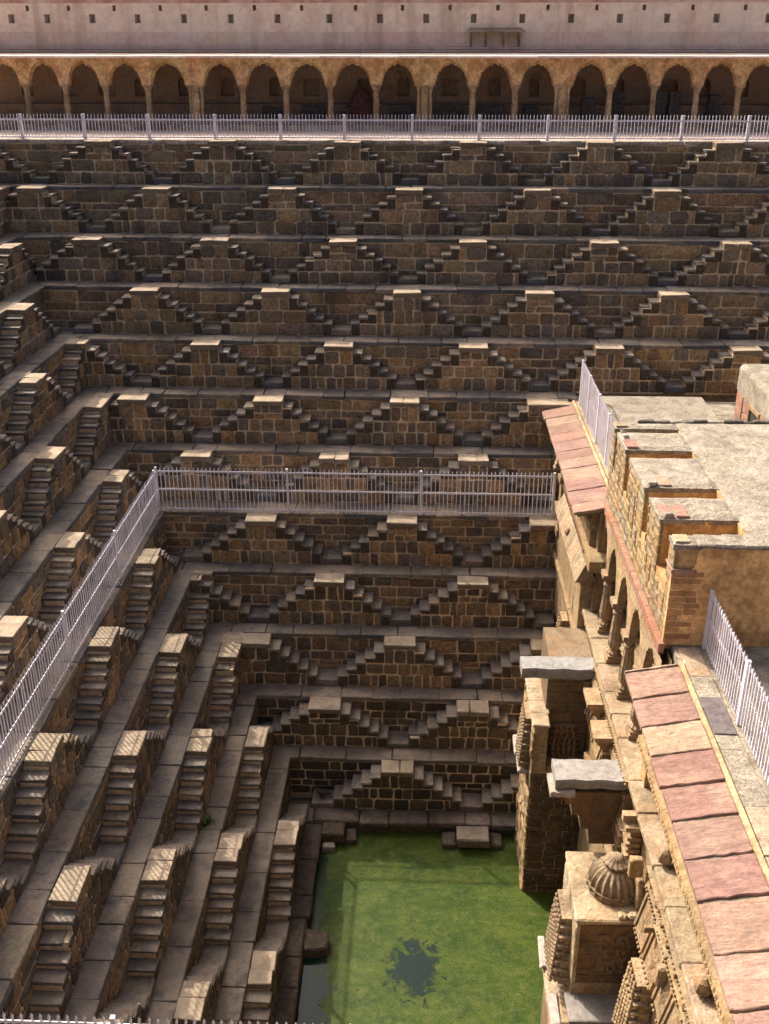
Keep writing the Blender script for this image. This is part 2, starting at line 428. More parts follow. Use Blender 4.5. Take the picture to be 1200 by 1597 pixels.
STAIRS = []
def staircase(S, c, n, total):
    i, H, p = S.i, S.H, S.p; r = H / 7
    lo, hi = S.lo - c, S.hi - c
    if S.kind == 'far' and i <= 4: hi = 99
    ends = [S.world(c + a, -p, S.zb + b) for a in (-1.7, 1.7) for b in (0, H)]
    if not seen(ends, 30): return None
    where = 'far wall' if S.kind == 'far' else 'left wall'
    fromw = 'left' if S.kind == 'far' else 'far corner'
    extra = ''
    if S.kind != 'far' and i in (7, 8): extra = ', fence shadow stripes'
    t = thing('double_staircase', f'{ORD[n]} stone double stair from the {fromw}, {where} {ORD[i]} tier{extra}', 'staircase', f'double staircases of the {where}', S.origin(c, S.zb), S.rz)
    m = MB(); y0, y1 = -p + .020, .02
    fl, fh = HW, HW                                   # a platform next to a corner runs on into the corner
    if 0 < -HW - lo < .85: fl = -lo
    if 0 < hi - HW < .85: fh = hi
    def clip(a, b): return max(a, lo), min(b, hi)
    a, b = clip(-fl, fh)
    if b > a: m.box(a, b, y0, y1, -.05, H - .1)
    for s in (-1, 1):
        for j in range(1, 6):
            a, b = HW + (j - 1) * T, HW + j * T
            if s < 0: a, b = -b, -a
            if a < lo - .02 or b > hi + .02 or (s < 0 and fl > HW) or (s > 0 and fh > HW): continue
            m.box(a, b, y0, y1, -.05, H - j * r - .04)
    m.build('masonry_core', M['mortar'], t)
    # steps
    base = {5: 0.0, 4: 2 * r, 3: 2 * r, 2: 4 * r, 1: 4 * r}
    for s in (-1, 1):
        for j in range(1, 6):
            a, b = HW + (j - 1) * T, HW + j * T
            if s < 0: a, b = -b, -a
            if a < lo - .02 or b > hi + .02 or (s < 0 and fl > HW) or (s > 0 and fh > HW): continue
            zt = H - j * r + random.uniform(-.028, .02); g = .006
            short = random.uniform(.06, .2) if random.random() < .08 else 0
            k = random.random()
            zb = base[j]
            m = MB(); ov = .045; th = random.uniform(.06, .09)
            xa, xb = (a + g, b + ov) if s > 0 else (a - ov, b - g)
            yo = -p - random.uniform(.03, .055)
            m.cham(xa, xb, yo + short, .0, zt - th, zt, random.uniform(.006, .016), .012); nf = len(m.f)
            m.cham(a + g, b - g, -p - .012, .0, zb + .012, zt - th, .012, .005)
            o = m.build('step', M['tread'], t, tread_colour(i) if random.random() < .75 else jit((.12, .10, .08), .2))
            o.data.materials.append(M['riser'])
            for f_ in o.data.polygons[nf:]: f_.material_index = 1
    # platform: one or two slabs
    a, b = clip(-fl - .015, fh + .015)
    if b - a > .1:
        pc = jit((.20, .15, .102), .2)
        parts = [(a, b)] if random.random() < .55 else [(a, (a + b) / 2 + random.uniform(-.12, .12)), None]
        if len(parts) == 2: parts[1] = (parts[0][1], b)
        for u0, u1 in parts:
            MB().cham(u0 + .004, u1 - .004, -p - .04 + random.uniform(-.04, .025), -.045, H - .15, H + random.uniform(.002, .012), random.uniform(.008, .022), .014).build('platform_slab', M['platform'], t, pc)
    # face stones in three courses
    def course(hw, z0, z1):
        a, b = clip(-max(hw, fl) if fl == HW else -fl, max(hw, fh) if fh == HW else fh)
        if b - a < .15: return
        for u0, u1 in fill_course(a, b, .2, random.uniform(.42, .62) if i > 3 else .8):
            J = JOINT if i > 3 else .022
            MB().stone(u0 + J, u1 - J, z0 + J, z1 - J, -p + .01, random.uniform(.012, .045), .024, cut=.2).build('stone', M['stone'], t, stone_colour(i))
    d1, d2 = random.uniform(-.03, .03), random.uniform(-.03, .03)
    course(HW + 4 * T, 0.0, 2 * r + d1)
    course(HW + 2 * T, 2 * r + d1, 4 * r + d2)
    if random.random() < .35:
        course(HW, 4 * r + d2, 5 * r); course(HW, 5 * r, H - .15)
    else: course(HW, 4 * r + d2, H - .15)
    # low landing block on the right of this staircase (and on the left of the first one)
    def landing(a, b):
        a, b = clip(a, b)
        if b - a < .1: return
        MB().cham(a + .008, b - .008, -p - random.uniform(.0, .03), .0, .0, r + random.uniform(-.02, .015), .02, .01).build('landing', M['tread'], t, tread_colour(i))
    landing(HW + 5 * T, P - HW - 5 * T)
    if n == 0: landing(-(P - HW - 5 * T), -(HW + 5 * T))
    return t

for i in range(12):
    for kind in ('far', 'left'):
        S = Side(kind, i)
        tier_wall(S)
        cs = S.c if kind == 'far' else S.c[::-1]
        n = 0
        for c in cs:
            if staircase(S, c, n, len(cs)): n += 1

# lowest ledge, just above the water
def lowest():
    t = thing('water_plinth', 'mossy stone kerb ledge running round the green water', 'ledge')
    z = Z[12]
    mm = MB(); mm.box(-4, 4.3, ybw(12) + .04, 25, -18.5, z - .16); mm.build('masonry_core', M['stone'], t, (.07, .055, .04))
    mm = MB(); mm.box(-6, xlw(12) - .04, 12, 23, -18.5, z - .16); mm.build('masonry_core', M['stone'], t, (.07, .055, .04))
    x = xlw(12) - 1.1
    while x < 4.2:
        L = random.uniform(.7, 1.4)
        MB().cham(x + .008, min(x + L, 4.3) - .008, ybw(12) - .02 + random.uniform(-.03, .03), ybw(12) + .85, z - .17, z + random.uniform(-.02, .01), .03, .015).build('ledge_slab', M['stone'], t, jit((.13, .10, .08), .25))
        x += L
    y = 12.2
    while y < ybw(12) - .05:
        L = random.uniform(.7, 1.4)
        MB().cham(xlw(12) - .9, xlw(12) + random.uniform(-.06, .05), y + .008, min(y + L, ybw(12) - .05) - .008, z - .17, z + random.uniform(-.02, .01), .03, .015).build('ledge_slab', M['riser'], t)
        y += L
    MB().cham(1.15, 2.05, ybw(12) - .62, ybw(12) - .03, z - .3, z - .01, .03, .015).build('platform_slab', M['tread'], t, (.15, .125, .10))
    MB().cham(xlw(12) + .02, -1.95, ybw(12) - .55, ybw(12) - .03, z - .3, z + .0, .03, .015).build('platform_slab', M['riser'], t)
    for k, (a, b) in enumerate(((.75, 1.13), (2.07, 2.4))):
        MB().cham(a, b, ybw(12) - .55, ybw(12) - .03, z - .45, z - .24, .03, .01).build('step', M['riser'], t)
    MB().cham(-1.92, -1.62, ybw(12) - .5, ybw(12) - .05, z - .5, z - .22, .03, .01).build('step', M['riser'], t)
    MB().cham(xlw(12) + .06, xlw(12) + .42, ybw(12) - .82, ybw(12) - .58, z - .5, z - .22, .03, .01).build('step', M['tread'], t, (.2, .18, .15))
    o = MB(); vs = []; n = 9
    for zz, k in ((-.3, 1.05), (-.02, 1.0), (.02, .9)):
        for q in range(n):
            a = 2 * math.pi * q / n; rr = (.36, .42, .30, .44, .38, .27, .40, .33, .41)[q] * k
            vs.append((rr * math.cos(a) * 1.05, rr * math.sin(a) * .95, zz))
    fs = [tuple(range(2 * n, 3 * n))]
    for k in range(2):
        for q in range(n): fs.append((k * n + q, k * n + (q + 1) % n, (k + 1) * n + (q + 1) % n, (k + 1) * n + q))
    o.add(vs, fs); b = o.build('fallen_block', M['riser'], None, None, (-2.42, 18.2, WATER + .26))
    tag(b, 'broken mossy flat rock jutting over the water at the left edge', 'rock')
lowest()

# ------------------------------------------------------------------ iron fences
def fence(label, A, B, z0, h, spacing, posts, rails, group='painted spiked fences', bar=.0105, post=.03, brace=False):
    A, B = Vector(A), Vector(B); d = (B - A); L = d.length; ang = math.atan2(d.y, d.x)
    t = thing('spiked_fence', label, 'fence', group, (A.x, A.y, z0), ang)
    b = MB(); b.box(-bar, bar, -bar, bar, .03, h - .07)
    b.add([(-bar * 1.7, -bar * 1.7, h - .07), (bar * 1.7, -bar * 1.7, h - .07), (bar * 1.7, bar * 1.7, h - .07), (-bar * 1.7, bar * 1.7, h - .07), (0, 0, h)],
          [(0, 1, 4), (1, 2, 4), (2, 3, 4), (3, 0, 4), (3, 2, 1, 0)])
    me = b.mesh('bar', M['paint'])
    n = int(L / spacing)
    for k in range(n + 1):
        o = link('bar', me, t, loc=(k * L / n, 0, 0)); o.rotation_euler = (random.uniform(-.007, .007), random.uniform(-.007, .007), 0)
    pm = MB(); pm.box(-post, post, -post, post, -.02, h - .02); pme = pm.mesh('post', M['paint'])
    for q in posts: link('post', pme, t, loc=(q, 0.002, 0))
    for q in rails:
        r_ = MB(); r_.box(0, L, -.026, -.012, q - .024, q + .024); r_.build('rail', M['paint'], t)
    if brace:
        for q in posts:
            s_ = MB(); s_.add([(q - .015, .01, h * .8), (q + .015, .01, h * .8), (q + .015, .75, .0), (q - .015, .75, .0),
                               (q - .015, .04, h * .8), (q + .015, .04, h * .8), (q + .015, .79, .0), (q - .015, .79, .0)],
                              [(0, 1, 2, 3), (7, 6, 5, 4), (0, 4, 5, 1), (2, 6, 7, 3), (1, 5, 6, 2), (0, 3, 7, 4)])
            s_.build('brace', M['paint'], t)
    return t
yb7, xl7, yf7 = ybw(7) + .0, xlw(7) - .1, yfw(7)
fence('pale lilac spiked fence on the middle walkway in front of the far wall', (xl7, yb7), (3.95, yb7), Z[7], 1.44, .125, [0, 3.9, 7.85, 11.75], [.1, .72, 1.3])
fence('pale lilac spiked fence running along the left side walkway', (xl7, yf7), (xl7, yb7 - .05), Z[7], 1.44, .132, [1.6, 5.9, 10.2, 14.3, 18.4], [.1, .72, 1.3], brace=True)
fence('short run of spiked fence tops at the bottom left of the photo', (xl7 + .1, yf7), (3.0, yf7), Z[7], 1.44, .118, [0, 3.9, 7.8], [.1, .72, 1.3])
TX = [-13.84, -11.67, -9.44, -7.18, -4.95, -2.77, -.47, 1.79, 4.09, 6.33, 8.56, 10.74]
fence('long low lilac fence along the top terrace below the gallery', (-16.5, 36.75), (13.6, 36.75), 0, .82, .116, [x + 16.5 for x in [-16.0] + TX + [12.95]], [.06, .62], bar=.009, post=.045)
fence('spiked fence beside the red eave, nearest the far wall', (4.78, 23.2), (4.78, 29.68), Z[5], 1.42, .12, [0.05, 1.6, 3.2, 4.9, 6.45], [.06, .7, 1.3])
fence('spiked fence on the terrace at the right edge, beside the ochre wall', (5.16, 6.5), (5.16, 16.0), Z[5], 1.2, .12, [.2, 2.5, 4.9, 7.2, 9.45], [.06, .6, 1.06])

# ------------------------------------------------------------------ arches and columns
def arch_curve(w_, h, cusps=0, n=26):
    """Half-width w_, rise h, pointed; optional cusps. Returns (u, z) left to right from the springing."""
    pts = []
    for k in range(n + 1):
        s = -1 + 2 * k / n; a = abs(s)
        z = h * (1 - a ** 2.6) ** .62
        if a < .16: z += h * .10 * (1 - a / .16) ** 1.3
        if cusps: z -= .055 * abs(math.sin(cusps * math.pi * (k / n)))
        pts.append((s * w_, max(0, z)))
    return pts
def arch_panel(mb, u0, u1, zs, zt, half, rise, y0, y1, cusps=0, n=26):
    """Wall between u0 and u1 above the springing, cut by an arch."""
    c = (u0 + u1) / 2; cur = [(c + a, zs + b) for a, b in arch_curve(half, rise, cusps, n)]
    cur = [(u0, zs)] + cur + [(u1, zs)]
    m = len(cur)
    for y, flip in ((y0, False), (y1, True)):
        vs = [(a, y, b) for a, b in cur] + [(a, y, zt) for a, b in cur]
        mb.add(vs, [((k, k + 1, k + 1 + m, k + m) if not flip else (k + m, k + 1 + m, k + 1, k)) for k in range(m - 1)])
    vs = [(a, y0, b) for a, b in cur] + [(a, y1, b) for a, b in cur]
    mb.add(vs, [(k + m, k + 1 + m, k + 1, k) for k in range(m - 1)])

# ------------------------------------------------------------------ gallery along the far terrace
def gallery():
    t = thing('arcade_gallery', 'long arcaded gallery with orange cusped arches under a pink plaster upper wall', 'building')
    CX = [-18.1, -16.6, -15.07, -13.59, -12.05, -10.46, -8.65, -6.88, -5.26, -3.59, -1.88, -.08, 1.71, 3.28, 5.02, 6.77, 8.38, 9.95, 11.48, 13.0, 14.5, 16.0]
    piers = {-8.65, -.08, 5.02}
    YF, YK = 41.1, 44.2; ZF, ZS, ZT, ZE = .32, 1.56, 2.62, 2.55
    MB().box(-19, 17, 40.75, 45, -.02, ZF).build('plinth', M['pink'], t, (.20, .15, .125))
    x = -19
    while x < 17:
        L = random.uniform(.9, 1.6)
        MB().cham(x + .005, x + L - .005, 40.62, 41.6, ZF - .1, ZF + .02, .015, .005).build('plinth_slab', M['tread'], t, jit((.25, .19, .16), .15)); x += L
    ocol = (.66, .44, .24)
    shaft = MB(); shaft.lathe([(.155, 0), (.155, .10), (.125, .15), (.118, .2), (.105, .95), (.115, 1.0), (.105, 1.03), (.13, 1.08), (.17, 1.2), (.175, 1.24)], n=8)
    shaft.box(-.17, .17, -.17, .17, -.0, .07); shaft.box(-.19, .19, -.19, .19, 1.2, 1.245)
    sme = shaft.mesh('column', M['sand'])
    pier = MB(); pier.box(-.13, .13, -.15, .2, 0, 1.24); pier.box(-.10, .10, -.165, -.15, .1, .62); pier.box(-.085, .085, -.165, -.15, .72, 1.08)
    pier.lathe([(.09, 0), (.085, .1), (.08, 1.0), (.12, 1.2), (.12, 1.24)], -.2, 0, 0, 8); pier.lathe([(.09, 0), (.085, .1), (.08, 1.0), (.12, 1.2), (.12, 1.24)], .2, 0, 0, 8)
    pier.box(-.32, .32, -.17, .19, 1.18, 1.245)
    pme = pier.mesh('pier', M['sand'])
    for a in CX:
        link('pier' if a in piers else 'column', pme if a in piers else sme, t, jit((.56, .39, .23), .1), (a, YF, ZF))
    for a, b in zip(CX, CX[1:]):
        wa = .34 if a in piers else .16; wb = .34 if b in piers else .16
        m = MB(); half = (b - a - wa - wb) / 2; c = (a + wa + b - wb) / 2
        # keep the opening centred between the supports
        arch_panel(m, c - half - .0, c + half + .0, ZS, ZT, half - .002, .80, YF - .13, YF + .17, 0)
        o = m.build('arch', M['plaster'], t, jit(ocol, .06))
        m = MB(); arch_panel(m, c - half, c + half, ZS, ZT - .1, half - .05, .73, YF - .05, YF + .12, 9, 54)
        m.build('cusped_arch_rim', M['plaster'], t, jit((.52, .33, .17), .08))
    for a in CX:
        wa = .34 if a in piers else .16
        m = MB(); m.box(a - wa, a + wa, YF - .13, YF + .17, ZS + .002, ZT); m.build('spandrel', M['plaster'], t, jit(ocol, .06))
    # eave: sloping stone boards with a sunlit lip
    x = -19
    while x < 17:
        L = random.uniform(1.3, 1.9)
        m = MB(); m.extrude_y([(0, 0), (1, 0), (1, 1), (0, 1)], 0, 1); m = MB()
        dz = random.uniform(-.008, .008)
        m.add([(x + .006, 40.2, 2.50 + dz), (x + L - .006, 40.2, 2.50 + dz), (x + L - .006, 41.4, 2.56), (x + .006, 41.4, 2.56),
               (x + .006, 40.2, 2.57 + dz), (x + L - .006, 40.2, 2.57 + dz), (x + L - .006, 41.4, 2.66), (x + .006, 41.4, 2.66)],
              [(3, 2, 1, 0), (4, 5, 6, 7), (0, 1, 5, 4), (1, 2, 6, 5), (2, 3, 7, 6), (3, 0, 4, 7)])
        m.build('eave_slab', M['pink'], t, jit((.62, .52, .47), .06)); x += L
    # small corbels below the eave
    bme = MB(); bme.box(-.04, .04, -.3, .06, -.12, .0); bme = bme.mesh('corbel', M['plaster'])
    x = -17.5
    while x < 16:
        link('corbel', bme, t, (.2, .12, .07), (x, YF - .15, 2.60)); x += 1.05
    MB().box(-19, 17, 41.38, 42.35, 2.56, 2.672).build('gallery_roof', M['pink'], t, (.5, .38, .33))
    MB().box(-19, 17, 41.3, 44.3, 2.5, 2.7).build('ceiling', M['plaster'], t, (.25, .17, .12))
    # inner wall with blind niches
    def pierced(name, holes, x0, x1, y, z0, z1, depth, mat, colr, splay=0.0, parent=t):
        us = sorted(set([x0, x1] + [h[0] for h in holes] + [h[1] for h in holes]))
        vs_ = sorted(set([z0, z1] + [h[2] for h in holes] + [h[3] for h in holes]))
        m = MB()
        for a, b in zip(us, us[1:]):
            for c_, d_ in zip(vs_, vs_[1:]):
                mx, mz = (a + b) / 2, (c_ + d_) / 2
                if any(h[0] < mx < h[1] and h[2] < mz < h[3] for h in holes): continue
                m.add([(a, y, c_), (b, y, c_), (b, y, d_), (a, y, d_)], [(0, 1, 2, 3)])
        for a, b, c_, d_ in holes:
            s = splay * (b - a)
            f = [(a, y, c_), (b, y, c_), (b, y, d_), (a, y, d_)]
            k = [(a + s, y + depth, c_ + s * .3), (b - s, y + depth, c_ + s * .3), (b - s, y + depth, d_ - s), (a + s, y + depth, d_ - s)]
            m.add(f + k, [(0, 4, 5, 1), (1, 5, 6, 2), (2, 6, 7, 3), (3, 7, 4, 0), (4, 7, 6, 5)])
        m.box(x0, x1, y + depth + .01, y + depth + .3, z0, z1)
        return m.build(name, mat, parent, colr)
    nic = []
    for k, (a, b) in enumerate(zip(CX, CX[1:])):
        c = (a + b) / 2 + random.uniform(-.1, .25); w_ = random.choice([.2, .25, .33])
        nic.append((c - w_, c + w_, 1.1, 1.75))
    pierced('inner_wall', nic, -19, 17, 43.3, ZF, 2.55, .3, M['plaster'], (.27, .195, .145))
    for (a, b, c_, d_) in nic:
        m = MB(); arch_panel(m, a + .002, b - .002, 1.55, 1.76, (b - a) / 2 - .01, .2, 43.29, 43.42); m.build('niche_head', M['plaster'], t, (.22, .155, .11))
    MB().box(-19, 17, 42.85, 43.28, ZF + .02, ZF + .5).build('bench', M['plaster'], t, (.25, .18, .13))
    # upper wall
    wa = [-15.78, -14.4, -12.68, -10.95, -9.19, -7.42, -5.65, -3.69, -1.79, -.06, 1.71, 3.52, 5.33, 7.13, 8.87, 10.68, 12.58, 14.4]
    wb = [-15.12, -13.55, -11.81, -10.06, -8.32, -6.5, -4.72, -2.7, -.95, .82, 2.6, 4.45, 6.25, 7.99, 9.77, 11.69, 13.5]
    YU = 42.4
    holes = [(a - .115, a + .115, 3.68, 3.99) for a in wa]
    pierced('upper_wall', holes, -19, 17, YU, 3.38, 4.08, .38, M['pink'], (.86, .70, .565), .22)
    pierced('upper_wall', [(a - .065, a + .065, 4.10, 4.29) for a in wb], -19, 17, YU, 4.08, 4.36, .30, M['pink'], (.86, .70, .565), .1)
    MB().box(-19, 17, YU - .02, YU + .5, 4.36, 4.52).build('red_band', M['pink'], t, (.48, .25, .20))
    MB().box(-19, 17, YU - .05, YU + .55, 4.52, 4.70).build('parapet', M['pink'], t, (.55, .40, .34))
    x = -19
    while x < 17:
        L = random.uniform(1.6, 2.6)
        MB().box(x, x + L - .008, YU - .035, YU + .3, 3.0, 3.38).build('base_panel', M['pink'], t, jit((.74, .56, .46), .05)); x += L
    m = MB()
    for z0, z1, o_ in ((2.66, 2.76, .14), (2.76, 2.79, .06), (2.79, 2.86, .11), (2.86, 2.88, .05), (2.88, 3.0, .08)): m.box(-19, 17, YU - o_, YU + .3, z0 + .001, z1)
    m.build('moulding', M['pink'], t, (.68, .51, .43))
    # stone hood with four brackets
    h = thing('stone_hood', 'small stone balcony slab on four brackets on the pink upper wall', 'balcony')
    m = MB(); m.add([(1.45, 41.95, 3.36), (3.6, 41.95, 3.36), (3.5, 42.39, 3.46), (1.55, 42.39, 3.46), (1.45, 41.95, 3.41), (3.6, 41.95, 3.41), (3.5, 42.39, 3.52), (1.55, 42.39, 3.52)],
                    [(3, 2, 1, 0), (4, 5, 6, 7), (0, 1, 5, 4), (1, 2, 6, 5), (2, 3, 7, 6), (3, 0, 4, 7)]); m.build('slab', M['sand'], h, (.42, .36, .26))
    for a in (1.62, 2.18, 2.85, 3.42):
        m = MB(); m.extrude_y([(-.35, 0), (0, -.62), (.0, 0)], 0, .07)
        v = [(a + y - .035, 42.36 + x_, 3.36 + z_) for (x_, y, z_) in m.v]
        MB().add(v, m.f).build('bracket', M['sand'], h, (.40, .32, .24))
    return t
gallery()

def carved_slab(px, y, w_, h, dep, lab, colr=(.10, .085, .075)):
    m = MB(); m.cham(-w_ / 2, w_ / 2, -dep / 2, dep / 2, 0, h, .03, .02)
    for k in range(int(h / .16)):
        z = .06 + k * .16
        for q in range(max(1, int(w_ / .14))):
            u = -w_ / 2 + .07 + q * .14
            m.lathe([(.05, 0), (.03, .02), (.0, .03)], 0, 0, 0, 6, cap=False)
            n = 6 * 3; s = m.v[-n:]; del m.v[-n:]
            m.v += [(u + a, -dep / 2 - c, z + b) for a, b, c in s]
    o = m.build('carved_slab', M['stone'], None, jit(colr, .15), (px, y, .36))
    tag(o, lab, 'carved stone', 'carved stones kept in the gallery')
FR = [(-6.0, .75, .40, 'low lattice-carved stone in the gallery, right of the first wide pier'), (-4.4, .9, .42, 'broad lattice-carved stone in the gallery, second bay right of the first pier'),
      (-2.75, .9, .38, 'wide low carved stone in the gallery, left of the draped red mound'), (-.95, .95, .5, 'rounded carved stone in the gallery bay left of the middle pier'),
      (.85, 1.1, .42, 'long carved stone in the gallery bay right of the middle pier'), (2.4, 1.2, .42, 'carved relief stone in the gallery bay below the stone hood'),
      (4.0, .5, .48, 'narrow carved stone in the gallery bay left of the right pier'), (6.2, .5, .7, 'short carved post in the first bay right of the right pier'),
      (7.35, .45, .95, 'tall carved post in the second bay right of the right pier'), (8.95, .42, .98, 'left one of two tall posts leaning in the third bay right of the right pier'),
      (9.45, .40, .98, 'right one of two tall posts leaning in the third bay right of the right pier'), (10.95, .42, .85, 'dark carved post in the fourth bay right of the right pier')]
for a, w_, h, lab in FR: carved_slab(a, 42.45, w_, h, .3, lab)
def mound():
    m = MB(); m.smooth = True; n = 14; prof = [(.62, 0), (.58, .25), (.46, .5), (.36, .75), (.24, .98), (.1, 1.12), (0.01, 1.15)]
    for r_, z in prof:
        for k in range(n):
            a = 2 * math.pi * k / n; q = r_ * (1 + .13 * math.sin(5 * a + z * 3) + random.uniform(-.05, .05))
            m.v.append((q * math.cos(a) * 1.05, q * math.sin(a) * .6, z))
    for k in range(len(prof) - 1):
        for q in range(n): m.f.append((k * n + q, k * n + (q + 1) % n, (k + 1) * n + (q + 1) % n, (k + 1) * n + q))
    o = m.build('draped_statue', M['stone'], None, (.13, .05, .045), (-2.55, 42.55, .34))
    tag(o, 'dark red draped mound standing inside a gallery arch', 'statue')
mound()

# ------------------------------------------------------------------ pavilion on the right
def box(par, name, x0, x1, y0, y1, z0, z1, mat, c=None, b=.015, j=.006):
    return MB().cham(x0, x1, y0, y1, z0, z1, b, j).build(name, M[mat], par, c)
YEL = (.34, .235, .125)
def yel(a=.12): return jit(random.choice([(.34, .235, .122), (.37, .265, .15), (.30, .20, .098), (.33, .245, .145)]), a)

def carved_stack(mb, x, y, z0, h, w_, d, tiers=6, face='x', taper=.3):
    """Miniature carved canopy: tiers of knobs and cornices that step in towards the top, on a wall facing -x (or -y)."""
    for k in range(tiers):
        f = 1 - taper * (k / tiers) ** 2.2 - random.uniform(0, .07); a, b = z0 + h * k / tiers, z0 + h * (k + 1) / tiers
        ww = w_ * f; dd = d * (1 - .35 * k / tiers)
        if face == 'x':
            mb.box(x - dd * .6, x, y - ww / 2, y + ww / 2, a, b - (b - a) * .2)
            mb.box(x - dd * .95, x, y - ww * .54, y + ww * .54, b - (b - a) * .2, b)
        else:
            mb.box(x - ww / 2, x + ww / 2, y - dd * .6, y, a, b - (b - a) * .2)
            mb.box(x - ww * .54, x + ww * .54, y - dd * .95, y, b - (b - a) * .2, b)
        n = max(2, int(ww / .12))
        for q in range(n):
            o = -ww / 2 + (q + .5) * ww / n; r_ = min(.055, ww / n * .45)
            for dk in (.72, 1.02):
                px, py = (x - dd * dk, y + o) if face == 'x' else (x + o, y - dd * dk)
                mb.lathe([(r_ * .5, 0), (r_, (b - a) * .3), (r_ * .4, (b - a) * .62), (r_ * .8, (b - a) * .85), (r_ * .2, (b - a) * 1.05)], px, py, a, 6)
    return mb

def pavilion():
    t = thing('stepwell_pavilion', 'sunlit yellow sandstone pavilion with arcade, red slab eaves and battlemented upper storey', 'building')
    Z5, Z7 = Z[5], Z[7]
    # ---- solid mass
    m = MB(); m.box(4.22, 9, 5, 28.6, -18.5, Z7 - .16); m.build('lower_wall', M['sand'], t, YEL)
    m = MB(); m.box(5.6, 9, 5, 30.0, Z7 - .2, Z5 - .3); m.box(4.75, 5.7, 5, 15.4, Z7 - .2, Z5 - .3); m.box(4.5, 5.7, 22.3, 28.6, Z7 - .2, Z5 - .3); m.box(4.3, 5.7, 28.5, 30.1, Z7 - .2, Z5 - .3)
    m.build('inner_wall', M['sand'], t, (.30, .20, .11))
    m = MB(); m.box(4.62, 18, 5, 30.2, Z5 - .42, Z5 - .03); m.build('terrace_deck', M['roof'], t)
    # ---- floor slabs of the arcade
    y = 6.0
    while y < 27.6:
        L = random.uniform(.8, 1.35)
        box(t, 'floor_slab', 4.08 + random.uniform(-.02, .02), 4.82, y + .008, y + L - .008, Z7 - .15, Z7 + random.uniform(-.008, .008), 'sand', jit((.40, .31, .20), .14), .02, .012)
        y += L
    MB().box(4.8, 5.7, 6, 22.4, Z7 - .15, Z7 - .012).build('floor', M['sand'], t, (.45, .34, .2))
    # ---- facade courses, block by block
    def course(y0, y1, z0, z1, xt, xb, lmin, lmax, name='facade_block', gap=.006, colr=None, mat='sand'):
        y = y0
        while y < y1:
            L = random.uniform(lmin, lmax); ye = min(y + L, y1)
            if y1 - ye < lmin * .5: ye = y1
            m = MB(); a, b = y + gap, ye - gap; jx = random.uniform(-.015, .015)
            m.extrude_y([(xb + jx, z0 + .004), (4.3, z0 + .004), (4.3, z1 - .004), (xt + jx, z1 - .004)], a, b)
            pnl = m.build(name, M[mat], t, colr or yel())
            if name == 'sloping_panel':
                m = MB(); cy_, hz, hy = (a + b) / 2, (z1 - z0) * .36, (b - a) * .33
                for zc in ((z0 + z1) / 2,):
                    xs = lambda z_: xb + jx + (xt - xb) * (z_ - z0) / (z1 - z0)
                    pts = [(cy_ - hy, zc), (cy_, zc - hz), (cy_ + hy, zc), (cy_, zc + hz)]
                    vs = [(xs(q) - .004, p_, q) for p_, q in pts] + [(xs(zc) - .05, cy_, zc)]
                    m.add(vs, [(1, 0, 4), (2, 1, 4), (3, 2, 4), (0, 3, 4)])
                m.build('lozenge', M[mat], pnl, (.28, .19, .10))
                for q in (a + .03, b - .09):
                    m = MB(); m.extrude_y([(xb + jx - .035, z0), (xb + jx + .02, z0), (xt + jx + .02, z1), (xt + jx - .035, z1)], q, q + .06)
                    m.build('edge_fillet', M[mat], pnl, yel())
            y = ye
    for (y0, y1) in ((6, 13.7), (15.9, 20.0), (22.4, 27.7)):
        far = y0 > 22
        if far: continue
        course(y0, y1, Z7 - .30, Z7 - .15, 4.02, 4.12, .8, 1.4)
        course(y0, y1, Z7 - .50, Z7 - .30, 4.17, 4.17, .7, 1.2)
        course(y0, y1, Z7 - .62, Z7 - .50, 4.07, 4.02, .7, 1.2)
        course(y0, y1, Z7 - 1.45, Z7 - .62, 4.12, 3.95, .6, .95, 'sloping_panel', .02)
        course(y0, y1, Z7 - 1.62, Z7 - 1.45, 3.93, 4.02, .8, 1.3)
        course(y0, y1, Z7 - 2.6, Z7 - 1.62, 4.12, 4.12, .6, 1.0)
        course(y0, y1, Z7 - 2.75, Z7 - 2.6, 4.0, 4.0, .8, 1.3)
        course(y0, y1, Z7 - 4.6, Z7 - 2.75, 4.13, 4.10, .6, 1.1)
        course(y0, y1, Z7 - 7.6, Z7 - 4.6, 4.08, 4.02, .6, 1.1)
        # weep holes as dark blocks, hole shade put into the colour; drip studs
        y = y0 + .4
        while y < y1:
            box(t, 'stud', 4.06, 4.2, y, y + .07, Z7 - .46, Z7 - .36, 'sand', (.16, .10, .05), .008, .0)
            if random.random() < .6: box(t, 'stud', 3.86, 4.1, y + .2, y + .28, Z7 - .78, Z7 - .66, 'sand', (.30, .19, .09), .01, .0)
            y += random.uniform(.38, .6)
    # lotus bosses and brackets on the near facade
    for y, z in ((10.95, Z7 + .02), (13.6, Z7 + .02)):
        m = MB(); m.lathe([(.05, 0), (.13, .05), (.16, .14), (.11, .24), (.04, .3)], 4.28, y, z, 10, .12); m.build('lotus_boss', M['sand'], t, (.34, .23, .13))
    for y in (11.9, 14.3):
        box(t, 'bracket', 3.9, 4.15, y, y + .16, Z7 - 1.05, Z7 - .62, 'sand', (.46, .32, .17), .03, .01)
    # ---- leaning seat-back along the near arcade
    y = 6.2
